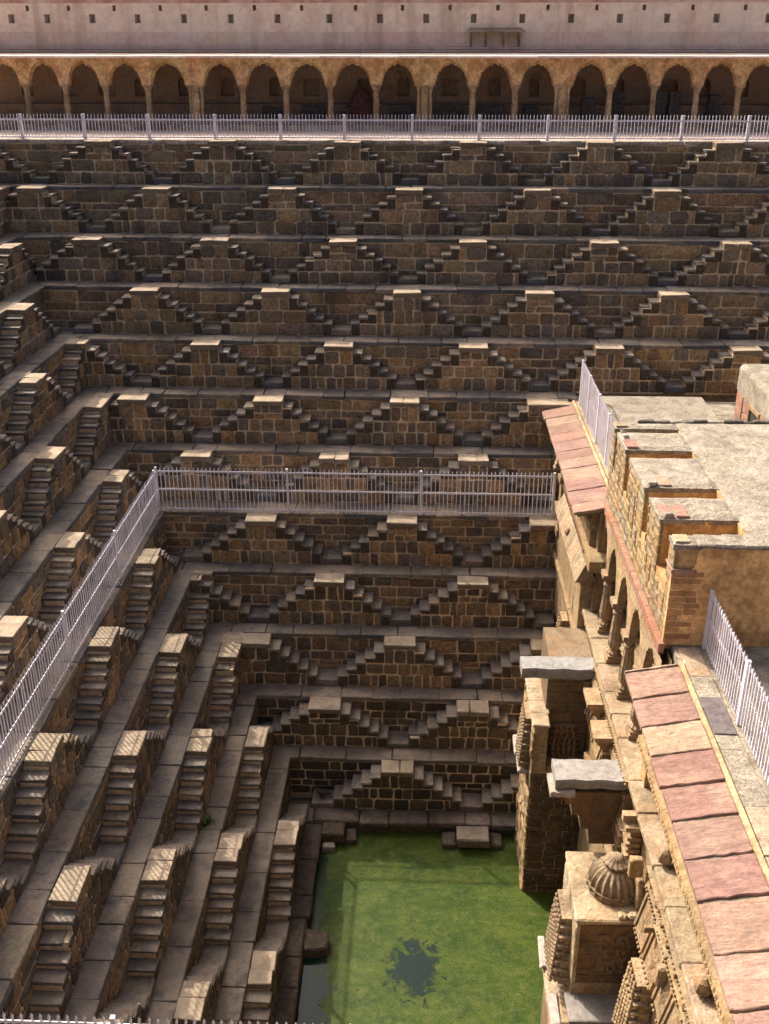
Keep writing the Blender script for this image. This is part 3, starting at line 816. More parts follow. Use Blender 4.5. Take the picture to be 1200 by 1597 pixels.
    while y < 15.2:
        L = random.uniform(.75, 1.1)
        m = MB(); m.extrude_y([(4.43, Z7), (4.60, Z7), (4.43, Z7 + .62), (4.27, Z7 + .60)], y + .008, y + L - .008); m.build('seat_back', M['sand'], t, yel(.08))
        m = MB(); m.extrude_y([(4.23, Z7 + .60), (4.45, Z7 + .63), (4.45, Z7 + .76), (4.25, Z7 + .75)], y + .004, y + L - .004); m.build('seat_rail', M['sand'], t, jit((.47, .31, .15), .1))
        k = y + .1
        mm = MB()
        while k < y + L - .08:
            mm.lathe([(.0, 0), (.045, .035), (.0, .07)], 4.24, k, Z7 + .64, 6, cap=False); k += .12
        mm.build('carved_beading', M['sand'], t, (.38, .25, .12))
        y += L
    # ---- columns of the arcade
    def column_mesh(h):
        c = MB(); c.box(-.19, .19, -.19, .19, 0, .10); c.box(-.16, .16, -.16, .16, .10, .17)
        c.lathe([(.15, .17), (.17, .22), (.12, .28), (.11, .31), (.15, .40), (.165, .50), (.15, .66), (.12, h - .52), (.105, h - .36), (.13, h - .33), (.13, h - .29), (.10, h - .26), (.14, h - .14), (.17, h - .1)], n=20, flute=.09)
        c.box(-.18, .18, -.18, .18, h - .11, h - .001)
        return c.mesh('column', M['sand'])
    hc = 1.55
    cme = column_mesh(hc)
    CY = [15.95, 17.2, 18.6, 20.0, 21.3]
    for y in CY[1:]:
        link('column', cme, t, jit((.40, .29, .18), .08), (4.46, y, Z7))
    for y in (17.4, 18.8, 20.2): link('column', cme, t, jit((.34, .24, .15), .08), (5.25, y, Z7))
    box(t, 'pier', 4.30, 4.62, 15.55, 15.9, Z7 + .002, Z5 - .36, 'sand', (.52, .34, .17), .01, .004)
    box(t, 'pier', 4.28, 4.66, 22.15, 22.45, Z7 + .002, Z5 - .2, 'sand', YEL, .01, .004)
    ys = [15.75] + CY[1:] + [22.3]
    zs = Z7 + hc
    for a, b in zip(ys, ys[1:]):
        m = MB(); arch_panel(m, -(b - a) / 2, (b - a) / 2, 0, Z5 - .165 - zs, (b - a) / 2 - .17, .92, -.08, .10, 7, 42)
        o = m.build('cusped_arch', M['sand'], t, jit((.45, .33, .19), .08), (4.46, (a + b) / 2, zs)); o.rotation_euler = (0, 0, -math.pi / 2)
    y = 16.0
    while y < 22.2:
        L = random.uniform(1.0, 1.5); L = min(L, 22.25 - y)
        box(t, 'red_band_block', 4.355, 4.47, y + .003, y + L - .003, Z5 - .17, Z5 + .04, 'slab', jit((.36, .165, .095), .1), .008, .003); y += max(L, .2)
    # ---- beaded string courses
    def beading(x, z, y0, y1, sp, r_):
        m = MB(); y = y0; r_ *= .62; sp *= .8
        while y < y1:
            if random.random() < .85: m.lathe([(r_ * .5, -r_), (r_, -r_ * .3), (r_, r_ * .4), (r_ * .35, r_)], x, y, z, 6)
            y += sp * random.uniform(.9, 1.1)
        o = m.build('beading', M['sand'], t, (.36, .25, .135)); stuff(o)
    beading(4.04, Z7 - .22, 6, 13.7, .13, .045); beading(4.03, Z7 - .56, 6, 13.7, .11, .04); beading(3.93, Z7 - 1.54, 6, 13.7, .13, .05)
    beading(4.04, Z7 - .22, 15.9, 20.0, .13, .045); beading(4.05, Z7 - .56, 15.9, 20.0, .11, .04)
    beading(4.0, Z5 - 1.35, 22.4, 26.6, .12, .04); beading(3.85, Z5 - 2.08, 22.4, 26.9, .12, .045); beading(3.92, Z5 - 3.68, 22.4, 27.0, .13, .045)
    # ---- red eave slabs
    def eave(y0, y1, cols_, lens, jn):
        y = y0; k = 0
        while y < y1 - .05:
            L = lens[k % len(lens)]; c = cols_[k % len(cols_)]; k += 1
            ye = min(y + L, y1); g = jn
            xo = 3.66 + random.uniform(-.025, .025); dz = random.uniform(-.012, .012)
            n = 7; top = []; vs = []
            # uneven hewn outline
            near = [(xo + (4.58 - xo) * q / n, y + g + random.uniform(-.015, .012)) for q in range(n + 1)]
            farr = [(xo + (4.58 - xo) * q / n, ye - g + random.uniform(-.012, .015)) for q in range(n, -1, -1)]
            ring = near + farr
            zf = lambda x: Z5 - .17 + dz + (x - 3.66) * .19
            nn = len(ring)
            vs = [(x, yy, zf(x) - .075) for x, yy in ring] + [(x, yy, zf(x) - .012) for x, yy in ring]
            cx = sum(p[0] for p in ring) / nn; cy = sum(p[1] for p in ring) / nn
            vs += [(cx + (x - cx) * .975, cy + (yy - cy) * .97, zf(x) + random.uniform(-.003, .003)) for x, yy in ring]
            fs = [tuple(range(nn - 1, -1, -1)), tuple(range(2 * nn, 3 * nn))]
            for r_ in range(2):
                for q in range(nn): fs.append((r_ * nn + q, r_ * nn + (q + 1) % nn, (r_ + 1) * nn + (q + 1) % nn, (r_ + 1) * nn + q))
            MB().add(vs, fs).build('eave_slab', M['slab'], t, jit(c, .05)); y = ye
        m = MB(); m.extrude_y([(3.74, Z5 - .30), (4.7, Z5 - .12), (4.7, Z5 - .022), (3.74, Z5 - .187)], y0 + .03, y1 - .03); m.build('eave_bed', M['grey'], t, (.13, .115, .075))
        m = MB(); m.extrude_y([(4.58, Z5 - .1), (4.68, Z5 - .1), (4.66, Z5 + .035), (4.595, Z5 + .02)], y0, y1); m.build('mortar_fillet', M['sand'], t, (.56, .42, .23))
    RED, PALE, PINK, CREAM = (.27, .152, .122), (.345, .228, .168), (.305, .185, .142), (.36, .252, .18)
    eave(7.0, 15.45, [PALE, PINK, PALE, PALE, RED, PINK, RED, RED, CREAM, RED, PINK], [.62, .78, .80, .86, .74, .76, .72, .74, .76, .78, .8], .026)
    eave(22.15, 30.0, [CREAM, RED, RED, PALE, CREAM, RED, PINK, PINK, RED, PALE, PINK, PINK], [.5, .75, .7, .72, .66, .6, .72, .65, .7, .66, .72], .008)
    # kerb behind the eave
    for y0, y1 in ((6.0, 15.95), (22.9, 30.1)):
        y = y0
        while y < y1:
            L = random.uniform(.9, 1.4); ye = min(y + L, y1)
            box(t, 'kerb_slab', 4.70, 5.08, y + .006, ye - .006, Z5 - .12, Z5 + random.uniform(-.008, .006), 'roof' if random.random() < .2 else 'sand', jit((.44, .35, .245), .12), .012, .01); y = ye
    box(t, 'stained_slab', 4.705, 5.06, 13.4, 14.4, Z5 - .02, Z5 + .012, 'grey', (.12, .10, .10), .005, .003)
    # ---- far facade below the far eave
    def block_row(y0, y1, x0, x1, z0, z1, lmin, lmax, name, c=None):
        y = y0
        while y < y1 - .02:
            L = random.uniform(lmin, lmax); ye = min(y + L, y1)
            if y1 - ye < lmin * .5: ye = y1
            box(t, name, x0, x1, y + .005, ye - .005, z0 + .003, z1 - .003, 'sand', c or yel(), .012, .006); y = ye
    block_row(22.4, 26.9, 4.1, 4.55, Z5 - .55, Z5 - .32, .8, 1.2, 'facade_block')
    fin = MB(); fin.cham(-.10, .08, -.045, .045, 0, .62, .012, 0); fin.lathe([(.05, 0), (.055, .06), (.03, .1)], -.1, 0, .52, 6); fme = fin.mesh('baluster', M['sand'])
    y = 22.5
    while y < 26.6: link('baluster', fme, t, yel(.08), (4.22, y, Z5 - 1.2)); y += .165
    block_row(22.4, 26.9, 4.30, 4.6, Z5 - 1.2, Z5 - .55, .7, 1.1, 'facade_block', (.30, .21, .12))
    block_row(21.6, 26.6, 4.02, 4.6, Z5 - 1.5, Z5 - 1.2, .8, 1.2, 'facade_block')
    y = 22.05
    while y < 26.4:      # sloping seat slabs
        L = random.uniform(.7, 1.05)
        m = MB(); m.extrude_y([(3.80, Z5 - 2.0), (4.3, Z5 - 2.0), (4.12, Z5 - 1.5), (4.02, Z5 - 1.5)], y + .012, y + L - .012); m.build('sloping_seat_slab', M['sand'], t, jit((.40, .31, .20), .12)); y += L
    for y in (24.4,):
        m = MB(); m.lathe([(.03, 0), (.1, .04), (.12, .12), (.07, .2), (.02, .23)], 3.92, y, Z5 - 1.86, 9, .15); m.build('lotus_boss', M['sand'], t, (.30, .20, .11))
    block_row(22.4, 27.0, 3.86, 4.3, Z5 - 2.15, Z5 - 2.0, .8, 1.2, 'facade_block')
    block_row(22.4, 27.2, 4.0, 4.3, Z5 - 3.6, Z5 - 2.15, .7, 1.1, 'facade_block')
    block_row(22.4, 27.2, 3.92, 4.3, Z5 - 3.75, Z5 - 3.6, .8, 1.2, 'facade_block')
    block_row(22.4, 26.6, 4.0, 4.3, Z5 - 5.2, Z5 - 3.75, .7, 1.1, 'facade_block')
    block_row(22.4, 25.2, 3.98, 4.3, Z5 - 7.2, Z5 - 5.2, .7, 1.1, 'facade_block')
    block_row(22.4, 24.4, 3.98, 4.3, Z5 - 10.2, Z5 - 7.2, .7, 1.1, 'facade_block')
    m = MB(); carved_stack(m, 4.0, 23.7, Z5 - 5.3, 1.4, .62, .32, 7); m.build('carved_canopy', M['sand'], t, (.42, .29, .16))
    # corner pillar with scroll bracket at the far end of the eave
    m = MB(); m.cham(3.98, 4.28, 26.7, 27.1, Z5 - 3.0, Z5 - 1.0, .02, .0)
    m.box(3.93, 4.33, 26.65, 27.15, Z5 - 3.0, Z5 - 2.8); m.box(3.92, 4.33, 26.64, 27.16, Z5 - 1.35, Z5 - 1.22)
    m.build('corner_pillar', M['sand'], t, YEL)
    for k in range(5):
        m = MB(); m.box(3.75 + k * .03, 4.28, 26.78, 27.02, Z5 - .98 + k * .11, Z5 - .90 + k * .11); m.build('scroll_bracket', M['sand'], t, (.50, .38, .22))
    # ---- corbels under the arcade floor, between the beams
    for y, z in ((18.9, Z7 - .35), (17.8, Z7 - .42)):
        m = MB(); m.add([(3.72, y - .3, z), (4.2, y - .3, z), (4.2, y + .3, z), (3.72, y + .3, z), (4.0, y - .2, z - .42), (4.2, y - .2, z - .42), (4.2, y + .2, z - .42), (4.0, y + .2, z - .42)],
                        [(0, 1, 2, 3), (7, 6, 5, 4), (4, 5, 1, 0), (5, 6, 2, 1), (6, 7, 3, 2), (7, 4, 0, 3)])
        m.box(3.70, 4.2, y - .32, y + .32, z, z + .09); m.build('corbel', M['sand'], t, (.50, .34, .19))
    # ---- weathered beams bridging out from the facade
    def rough_slab(x0, x1, y0, y1, z0, z1, name, c, parent=t):
        n = 12; m = MB(); vs = []; ph = random.uniform(0, 6)
        wob = lambda q: .022 * math.sin(q * .9 + ph) * math.sin(q * .37 + 2 * ph)
        for zz, k in ((z0, .97), (z1 - .06, 1.0), (z1, .93)):
            for q in range(n + 1):
                s = q / n; x = x0 + (x1 - x0) * s
                vs.append((x + wob(q) * .4, y0 + (1 - k) * .5 * (y1 - y0) + wob(q), zz + wob(q + 5) * .5))
            for q in range(n, -1, -1):
                s = q / n; x = x0 + (x1 - x0) * s
                vs.append((x + wob(q) * .4, y1 - (1 - k) * .5 * (y1 - y0) + wob(q + 9), zz + wob(q + 3) * .5))
        N_ = 2 * (n + 1); fs = []
        for r_ in range(2):
            for q in range(N_): fs.append((r_ * N_ + q, r_ * N_ + (q + 1) % N_, (r_ + 1) * N_ + (q + 1) % N_, (r_ + 1) * N_ + q))
        for base, fl in ((0, True), (2 * N_, False)):
            for q in range(n):
                f = (base + q, base + q + 1, base + N_ - 2 - q, base + N_ - 1 - q); fs.append(f[::-1] if fl else f)
        m.add(vs, fs); return m.build(name, M['grey'], parent, c)
    rough_slab(2.42, 4.12, 20.05, 20.62, Z7 - .60, Z7 - .34, 'stone_beam', (.25, .24, .23))
    rough_slab(2.72, 4.12, 15.98, 16.66, Z7 - .42, Z7 - .22, 'stone_beam', (.25, .23, .21))
    rough_slab(2.62, 3.1, 15.86, 16.5, Z7 - .55, Z7 - .44, 'stone_beam', (.33, .28, .22))
    m = MB()
    for k, (xa, z0, z1) in enumerate(((2.95, -.85, -.56), (3.1, -1.15, -.85), (3.3, -1.5, -1.15), (3.5, -1.9, -1.5))):
        m.box(xa, 4.2, 16.05 + .02 * k, 16.55 - .02 * k, Z7 + z0 + .002, Z7 + z1)
    m.build('beam_corbel', M['sand'], t, (.15, .10, .06))  # darkened: shade beneath the beam is part of the colour
    # ---- carved pilaster between the beam and the small dome
    m = MB(); m.box(4.0, 4.2, 14.9, 15.15, Z7 - 1.9, Z7 - .35)
    for k in range(9): m.box(3.94 - .02 * (k % 2), 4.2, 14.86, 15.19, Z7 - 1.8 + k * .14, Z7 - 1.73 + k * .14)
    m.box(3.88, 4.3, 14.8, 15.25, Z7 - .42, Z7 - .32); m.box(3.84, 4.3, 14.95, 15.1, Z7 - .32, Z7 - .16)
    m.build('carved_pilaster', M['sand'], t, (.46, .32, .18))
    m = MB(); m.box(4.0, 4.2, 15.45, 15.72, Z7 - 2.2, Z7 - .8)
    for k in range(9): m.box(3.92 - .02 * (k % 2), 4.2, 15.4, 15.76, Z7 - 2.1 + k * .14, Z7 - 2.03 + k * .14)
    m.build('carved_pilaster', M['sand'], t, (.46, .32, .18))
    for y, z0, h in ((12.9, Z7 - 3.4, 1.6), (10.4, Z7 - 3.4, 1.6)):
        m = MB(); carved_stack(m, 4.1, y, z0, h, .75, .42, 8); m.build('carved_canopy', M['sand'], t, (.48, .35, .2))
        m = MB(); m.box(3.75, 4.12, y - .5, y + .5, z0 - .14, z0 - .02)
        for s in (-.36, .36): m.lathe([(.09, 0), (.07, .1), (.06, 1.1), (.09, 1.2)], 3.9, y + s, z0 - 1.4, 10, .1)
        m.build('niche_frame', M['sand'], t, (.48, .35, .2))
    # ---- upper storey with battlements
    ZR = -5.0; YN, YF_ = 16.1, 22.6; XF = 4.42
    slots = [(16.5, 17.28), (18.3, 18.77), (20.4, 20.85), (21.95, 22.2)]
    m = MB(); m.box(XF + .05, 12, YN + .05, YF_ - .02, Z5 - .15, -6.0); m.box(4.9, 12, YN + .05, YF_ - .02, -6.0, -5.42); m.box(5.85, 12, YN + .05, YF_ - .02, -5.42, ZR - .08)
    m.build('storey_core', M['plaster'], t, (.46, .29, .13))
    mer = [(16.1, 16.5), (17.28, 18.3), (18.77, 20.4), (20.85, 21.95), (22.2, 22.6)]
    for k, (a, b) in enumerate(mer):
        top = ZR + (.04 if k == 0 else -.02)
        m = MB(); m.box(XF + .05, 4.9, a + .01, b - .01, -6.0, top - .08); m.box(4.9, 5.85, a + .01, b - .01, -5.42, top - .08)
        m.build('merlon', M['plaster'], t, jit((.50, .32, .14), .1))
        # lumpy lime cap
        n, q_ = 10, max(3, int((b - a) / .14)); vs = []; fs = []
        for u in range(n + 1):
            for v in range(q_ + 1):
                e = (u in (0, n)) or (v in (0, q_))
                vs.append((XF + .01 + (5.9 - XF) * u / n + random.uniform(-.012, .012), a + (b - a) * v / q_ + random.uniform(-.012, .012), top - (.035 if e else 0) + random.uniform(-.007, .007)))
        for u in range(n):
            for v in range(q_): o = u * (q_ + 1) + v; fs.append((o, o + q_ + 1, o + q_ + 2, o + 1))
        base = len(vs); per = [u * (q_ + 1) for u in range(n + 1)] + [n * (q_ + 1) + v for v in range(1, q_ + 1)] + [u * (q_ + 1) + q_ for u in range(n - 1, -1, -1)] + [v for v in range(q_ - 1, 0, -1)]
        for p_ in per: vs.append((vs[p_][0], vs[p_][1], top - .13))
        for z_ in range(len(per)): fs.append((base + z_, base + (z_ + 1) % len(per), per[(z_ + 1) % len(per)], per[z_]))
        MB().add(vs, fs).build('merlon_cap', M['roof'], t)
        for xx in (XF + .05, XF + .32):
            if random.random() < .6: box(t, 'coping_stone', xx, xx + .24, a + .06, min(b - .05, a + random.uniform(.4, .9)), top - .03, top + .018, 'slab', jit(random.choice([(.36, .20, .15), (.40, .31, .20), (.40, .29, .23)]), .08), .01, .01)
    for k in range(9):
        a, b = random.choice(mer); xx = random.choice([random.uniform(XF + .05, 5.8), XF + .08]); yy = random.choice([a + .03, b - .1, random.uniform(a, b - .1)])
        q = random.uniform(.05, .14)
        box(t, 'loose_stone', xx, xx + q * 1.3, yy, min(yy + q, b), ZR - .06, ZR + random.uniform(.0, .05), 'roof', None, .03, .025)
    # lumpy roof
    nx, ny = 46, 44; vs = []; fs = []
    for u in range(nx + 1):
        for v in range(ny + 1):
            e = u in (0,) or v in (0, ny)
            vs.append((5.84 + (12 - 5.84) * u / nx + random.uniform(-.02, .02), YN + .38 + (YF_ - YN - .38) * v / ny + random.uniform(-.02, .02), ZR - .01 + random.uniform(-.004, .004) - (.02 if e else 0)))
    for u in range(nx):
        for v in range(ny): o = u * (ny + 1) + v; fs.append((o, o + ny + 1, o + ny + 2, o + 1))
    MB().add(vs, fs).build('roof', M['roof'], t)
    m = MB(); xx = 5.0
    while xx < 12: L = random.uniform(.12, .4); m.cham(xx, xx + L, YF_ - .06, YF_ + random.uniform(.03, .09), ZR - .14, ZR + random.uniform(.0, .05), .02, .015); xx += L
    m.build('roof_kerb', M['grey'], t, (.12, .105, .085))
    # facing stones on the well side (u = -y)
    slits = [(21.3, 21.42, -6.25, -5.75), (19.9, 20.02, -6.45, -5.95), (19.45, 19.57, -6.5, -5.6), (19.05, 19.15, -6.6, -6.2), (17.95, 18.05, -6.6, -6.15), (17.55, 17.67, -6.6, -6.1), (16.35, 16.47, -6.65, -6.2)]
    e = bpy.data.objects.new('facing', None); z = Z5 + .04
    col.objects.link(e); e.parent = t; e.location = (XF + .05, 0, 0); e.rotation_euler = (0, 0, -math.pi / 2)
    while z < ZR - .1:
        h = random.uniform(.17, .24); z1 = min(z + h, ZR - .07)
        if ZR - .07 - z1 < .1: z1 = ZR - .07
        y = YN
        while y < YF_ - .03:
            L = random.uniform(.28, .6); ye = min(y + L, YF_)
            if z1 > -6.0:
                for a, b in slots:
                    if y < a < ye: ye = a
                if any(a - 1e-6 <= y < b - 1e-6 for a, b in slots):
                    y = [b for a, b in slots if a - 1e-6 <= y < b - 1e-6][0]; continue
            for a, b, c_, d_ in slits:
                if c_ < (z + z1) / 2 < d_:
                    if y < a < ye: ye = a
                    if a - 1e-6 <= y < b - 1e-6: y = b; ye = y; break
            if ye - y < .04: y = ye + (0.001 if ye == y else 0); continue
            MB().stone(-ye + .003, -y - .003, z + .003, z1 - .003, 0, .03, .003, cut=.09).build('facing_stone', M['sand'], e, jit(random.choice([(.36, .255, .13), (.33, .26, .165), (.33, .225, .105), (.29, .235, .155)]), .1))
            y = ye
        z = z1
    for a, b, c_, d_ in slits:
        MB().box(XF + .051, XF + .06, a, b, c_, d_).build('loophole', M['dark'], t)  # flat dark strip, the slit's shade is its colour
    # ochre plaster wall facing the viewer, with bare brick at its left edge
    def wall_poly():
        pts = [(4.44, Z5 - .02), (12, Z5 - .02), (12, ZR - .02), (4.95, ZR - .02), (4.86, ZR - .10), (4.83, -5.42), (4.72, -5.52), (4.44, -5.52)]
        m = MB(); m.extrude_y(pts, YN - .03, YN + .06); m.build('plaster_wall', M['plaster'], t, (.74, .45, .20))
    wall_poly()
    m = MB(); xx = 4.84
    while xx < 12: L = random.uniform(.2, .5); m.cham(xx, xx + L + .02, YN - .05 + random.uniform(-.015, .01), YN + .42, ZR - .05, ZR + .03 + random.uniform(-.012, .012), .03, .012); xx += L
    m.build('wall_coping', M['roof'], t)
    box(t, 'coping_stone', 4.42, 4.86, YN - .06, YN + .4, -5.54, -5.46, 'slab', (.36, .20, .15), .015, .01)
    for k in range(11):
        z = Z5 + .12 + k * .125; xe = 4.55 + random.uniform(.0, .32)
        xx = 4.46
        while xx < xe: L = random.uniform(.16, .3); box(t, 'brick', xx, xx + L - .008, YN - .042, YN - .02, z, z + .10, 'plaster', jit(random.choice([(.40, .22, .10), (.46, .27, .12), (.36, .20, .10)]), .15), .012, .012); xx += L
    return t
pavilion()

# ------------------------------------------------------------------ shrine blocks at the foot of the pavilion
def shrine_far():
    t = thing('shrine_tower', 'shaded brick niche tower rising from the water under the two grey beams', 'shrine')
    x0, x1, y0, y1 = 2.80, 4.2, 20.22, 22.4; zt = -11.95
    MB().box(x0 + .03, x1, y0 + .03, y1, -18, -13.3).build('masonry_core', M['mortar'], t)
    z = -17.3
    while z < -13.4:
        h = random.uniform(.14, .24); u = x0
        while u < x1 - .02:
            L = random.uniform(.25, .6); ue = min(u + L, x1)
            MB().stone(u + .008, ue - .008, z + .008, z + h - .008, y0 + .03, random.uniform(.02, .06), .006, cut=.15).build('brick', M['stone'], t, jit((.10, .066, .04), .25)); u = ue  # brick tone darkened to hold the shade on the viewer side
        z += h
    e = bpy.data.objects.new('well_side_face', None); col.objects.link(e); e.parent = t; e.location = (x0 + .03, 0, 0); e.rotation_euler = (0, 0, -math.pi / 2)
    z = -17.3
    while z < -12.2:
        h = random.uniform(.2, .36); u = y0
        while u < y1 - .02:
            L = random.uniform(.3, .7); ue = min(u + L, y1)
            MB().stone(-ue + .006, -u - .006, z + .006, z + h - .006, 0, random.uniform(.02, .07), .006, cut=.15).build('facing_stone', M['sand'], e, yel()); u = ue
        z += h
    # broken outer wall with its flat top, and the wall behind, shade put into its colour
    MB().box(x0 + .03, 3.16, y0 + .03, y1 - .1, -13.3, zt).build('outer_wall', M['sand'], t, (.42, .32, .2))
    n = 9
    for k in range(4): box(t, 'cap_stone', x0 - .02, 3.2 + random.uniform(-.04, .06), y0 + .0 + k * .53, y0 + .53 + k * .53 - .01, zt, zt + .06 + random.uniform(-.01, .01), 'sand', jit((.55, .45, .30), .08), .02, .012)
    MB().box(3.16, x1, 20.95, y1, -13.3, Z[7] - .62).build('back_wall', M['sand'], t, (.20, .14, .085))
    z = -13.2
    while z < Z[7] - .7:
        h = .3; u = 3.17
        while u < x1: L = random.uniform(.3, .6); ue = min(u + L, x1); MB().stone(u + .006, ue - .006, z + .006, z + h - .006, 20.95, .03, .005, cut=.15).build('facing_stone', M['sand'], t, jit((.20, .14, .088), .18)); u = ue
        z += h
    m = MB(); carved_stack(m, x0 + .03, 21.0, -13.4, 1.4, .9, .26, 8); m.build('carved_canopy', M['sand'], t, (.40, .30, .19))
    m = MB(); carved_stack(m, 3.65, 20.95, -13.3, 1.0, .7, .22, 6, 'y'); m.build('carved_canopy', M['sand'], t, (.26, .18, .11))
    box(t, 'ledge', 3.18, 4.15, 20.3, 20.95, -13.34, -13.2, 'sand', (.42, .31, .19), .03, .02)
    box(t, 'white_slab', x0 - .28, x0 + .06, 20.5, 21.1, -13.55, -13.45, 'grey', (.34, .30, .26), .02, .015)
    box(t, 'white_slab', x0 - .3, x0 + .06, 21.14, 21.9, -13.5, -13.4, 'grey', (.34, .30, .26), .02, .015)
shrine_far()

def shrine_near():
    t = thing('domed_shrine', 'projecting carved stone shrine block with a ribbed half dome on top, bottom right', 'shrine')
    x0, x1, y0, y1, zt = 2.97, 4.16, 13.95, 15.72, -11.58
    MB().box(x0 + .04, x1, y0 + .05, y1 - .04, -15.2, zt - .1).build('body', M['sand'], t, (.40, .29, .17))
    box(t, 'top_slab', x0, x1, y0, y1, zt - .12, zt, 'sand', (.52, .41, .26), .03, .015)
    z = -13.2
    while z < zt - .15:
        h = random.uniform(.15, .22); h = min(h, zt - .125 - z); u = x0 + .04
        while u < x1: L = random.uniform(.22, .45); ue = min(u + L, x1); MB().stone(u + .006, ue - .006, z + .006, z + h - .006, y0 + .05, random.uniform(.01, .04), .006, cut=.18).build('stone', M['sand'], t, jit((.17, .115, .068), .22)); u = ue  # viewer-side stones darkened, their shade painted into the tone
        z += max(h, .05)
    e = bpy.data.objects.new('well_side_face', None); col.objects.link(e); e.parent = t; e.location = (x0 + .04, 0, 0); e.rotation_euler = (0, 0, -math.pi / 2)
    for k in range(4):
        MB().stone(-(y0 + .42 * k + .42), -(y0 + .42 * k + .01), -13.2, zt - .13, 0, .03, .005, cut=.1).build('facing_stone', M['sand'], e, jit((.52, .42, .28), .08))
    # carved relief on the viewer side
    m = MB()
    for k in range(46):
        a = random.uniform(3.45, 4.05); z = random.uniform(-13.0, -11.95); r_ = random.uniform(.03, .08)
        s0 = len(m.v); m.lathe([(r_, 0), (r_ * .8, .03), (r_ * .3, .05)], 0, 0, 0, 7)
        m.v[s0:] = [(a + p, y0 + .03 - q, z + r2) for p, r2, q in m.v[s0:]]
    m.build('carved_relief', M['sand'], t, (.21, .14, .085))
    # canopy on the well side
    m = MB(); carved_stack(m, x0 + .04, 14.75, -13.6, 1.6, .95, .34, 8); m.build('carved_canopy', M['sand'], t, (.42, .31, .20))
    # lower ledge and pedestal
    box(t, 'ledge_slab', 2.9, 4.15, y0 - .55, y0 + .1, -13.62, -13.5, 'grey', (.22, .20, .18), .02, .012)  # slab darkened: the shade lying on it is put into the colour
    box(t, 'ledge_slab', 2.62, 3.05, y0 - .3, y1 - .2, -14.05, -13.9, 'sand', (.50, .40, .28), .03, .02)
    box(t, 'white_slab', 2.56, 2.7, 14.9, 15.7, -13.92, -13.84, 'grey', (.36, .32, .28), .02, .02)
    box(t, 'white_slab', 2.62, 2.80, 13.6, 14.3, -13.91, -13.85, 'grey', (.36, .32, .28), .02, .02)
    MB().box(2.75, x1, y0 - .45, y1 - .25, -18, -14.06).build('pedestal', M['sand'], t, (.30, .21, .125))
    for k in range(3):
        m = MB(); m.lathe([(.13, 0), (.1, .12), (.085, .4), (.12, .5)], 3.15 + .42 * k, y0 - .35, -14.05, 12, .1); m.build('colonnette', M['sand'], t, (.36, .25, .15))
    # ribbed half dome
    cx, cy = 3.78, 14.80; n = 40; d = MB(); d.smooth = False
    prof = [(.50, 0), (.515, .05), (.49, .07), (.49, .13), (.515, .16)]
    d.lathe(prof, cx, cy, zt - .002, n, 0)
    rib = []
    for k in range(9):
        a = k / 8 * 1.25; rib.append((.49 * math.cos(a) + .01, .16 + .44 * math.sin(a)))
    d.lathe(rib, cx, cy, zt, n, .10)
    do = d.build('dome', M['sand'], t, (.27, .20, .13))
    d = MB()
    for q in range(20):
        a = 2 * math.pi * q / 20; px, py = cx + .50 * math.cos(a), cy + .50 * math.sin(a)
        d.lathe([(.022, 0), (.03, .03), (.022, .075)], px, py, zt + .055, 6)
    d.build('dome_band', M['sand'], do, (.30, .22, .14))
    d = MB(); r0 = .2
    d.lathe([(r0, 0), (r0 + .05, .03), (r0 + .05, .08), (r0, .11), (r0 * .8, .14), (r0 * .5, .2), (.05, .22)], cx, cy, zt + .56, 28, .09)
    d.build('dome_crown', M['sand'], do, (.30, .225, .15))
    box(t, 'wall_pier', 4.08, 4.22, 14.2, 14.6, zt, zt + .6, 'sand', (.40, .28, .16), .03, .015)
    for k in range(5): box(t, 'rubble', 3.72 + .09 * k, 3.82 + .09 * k, 13.97, 14.12, zt - .01, zt + random.uniform(.04, .1), 'sand', (.55, .42, .27), .03, .02)
shrine_near()

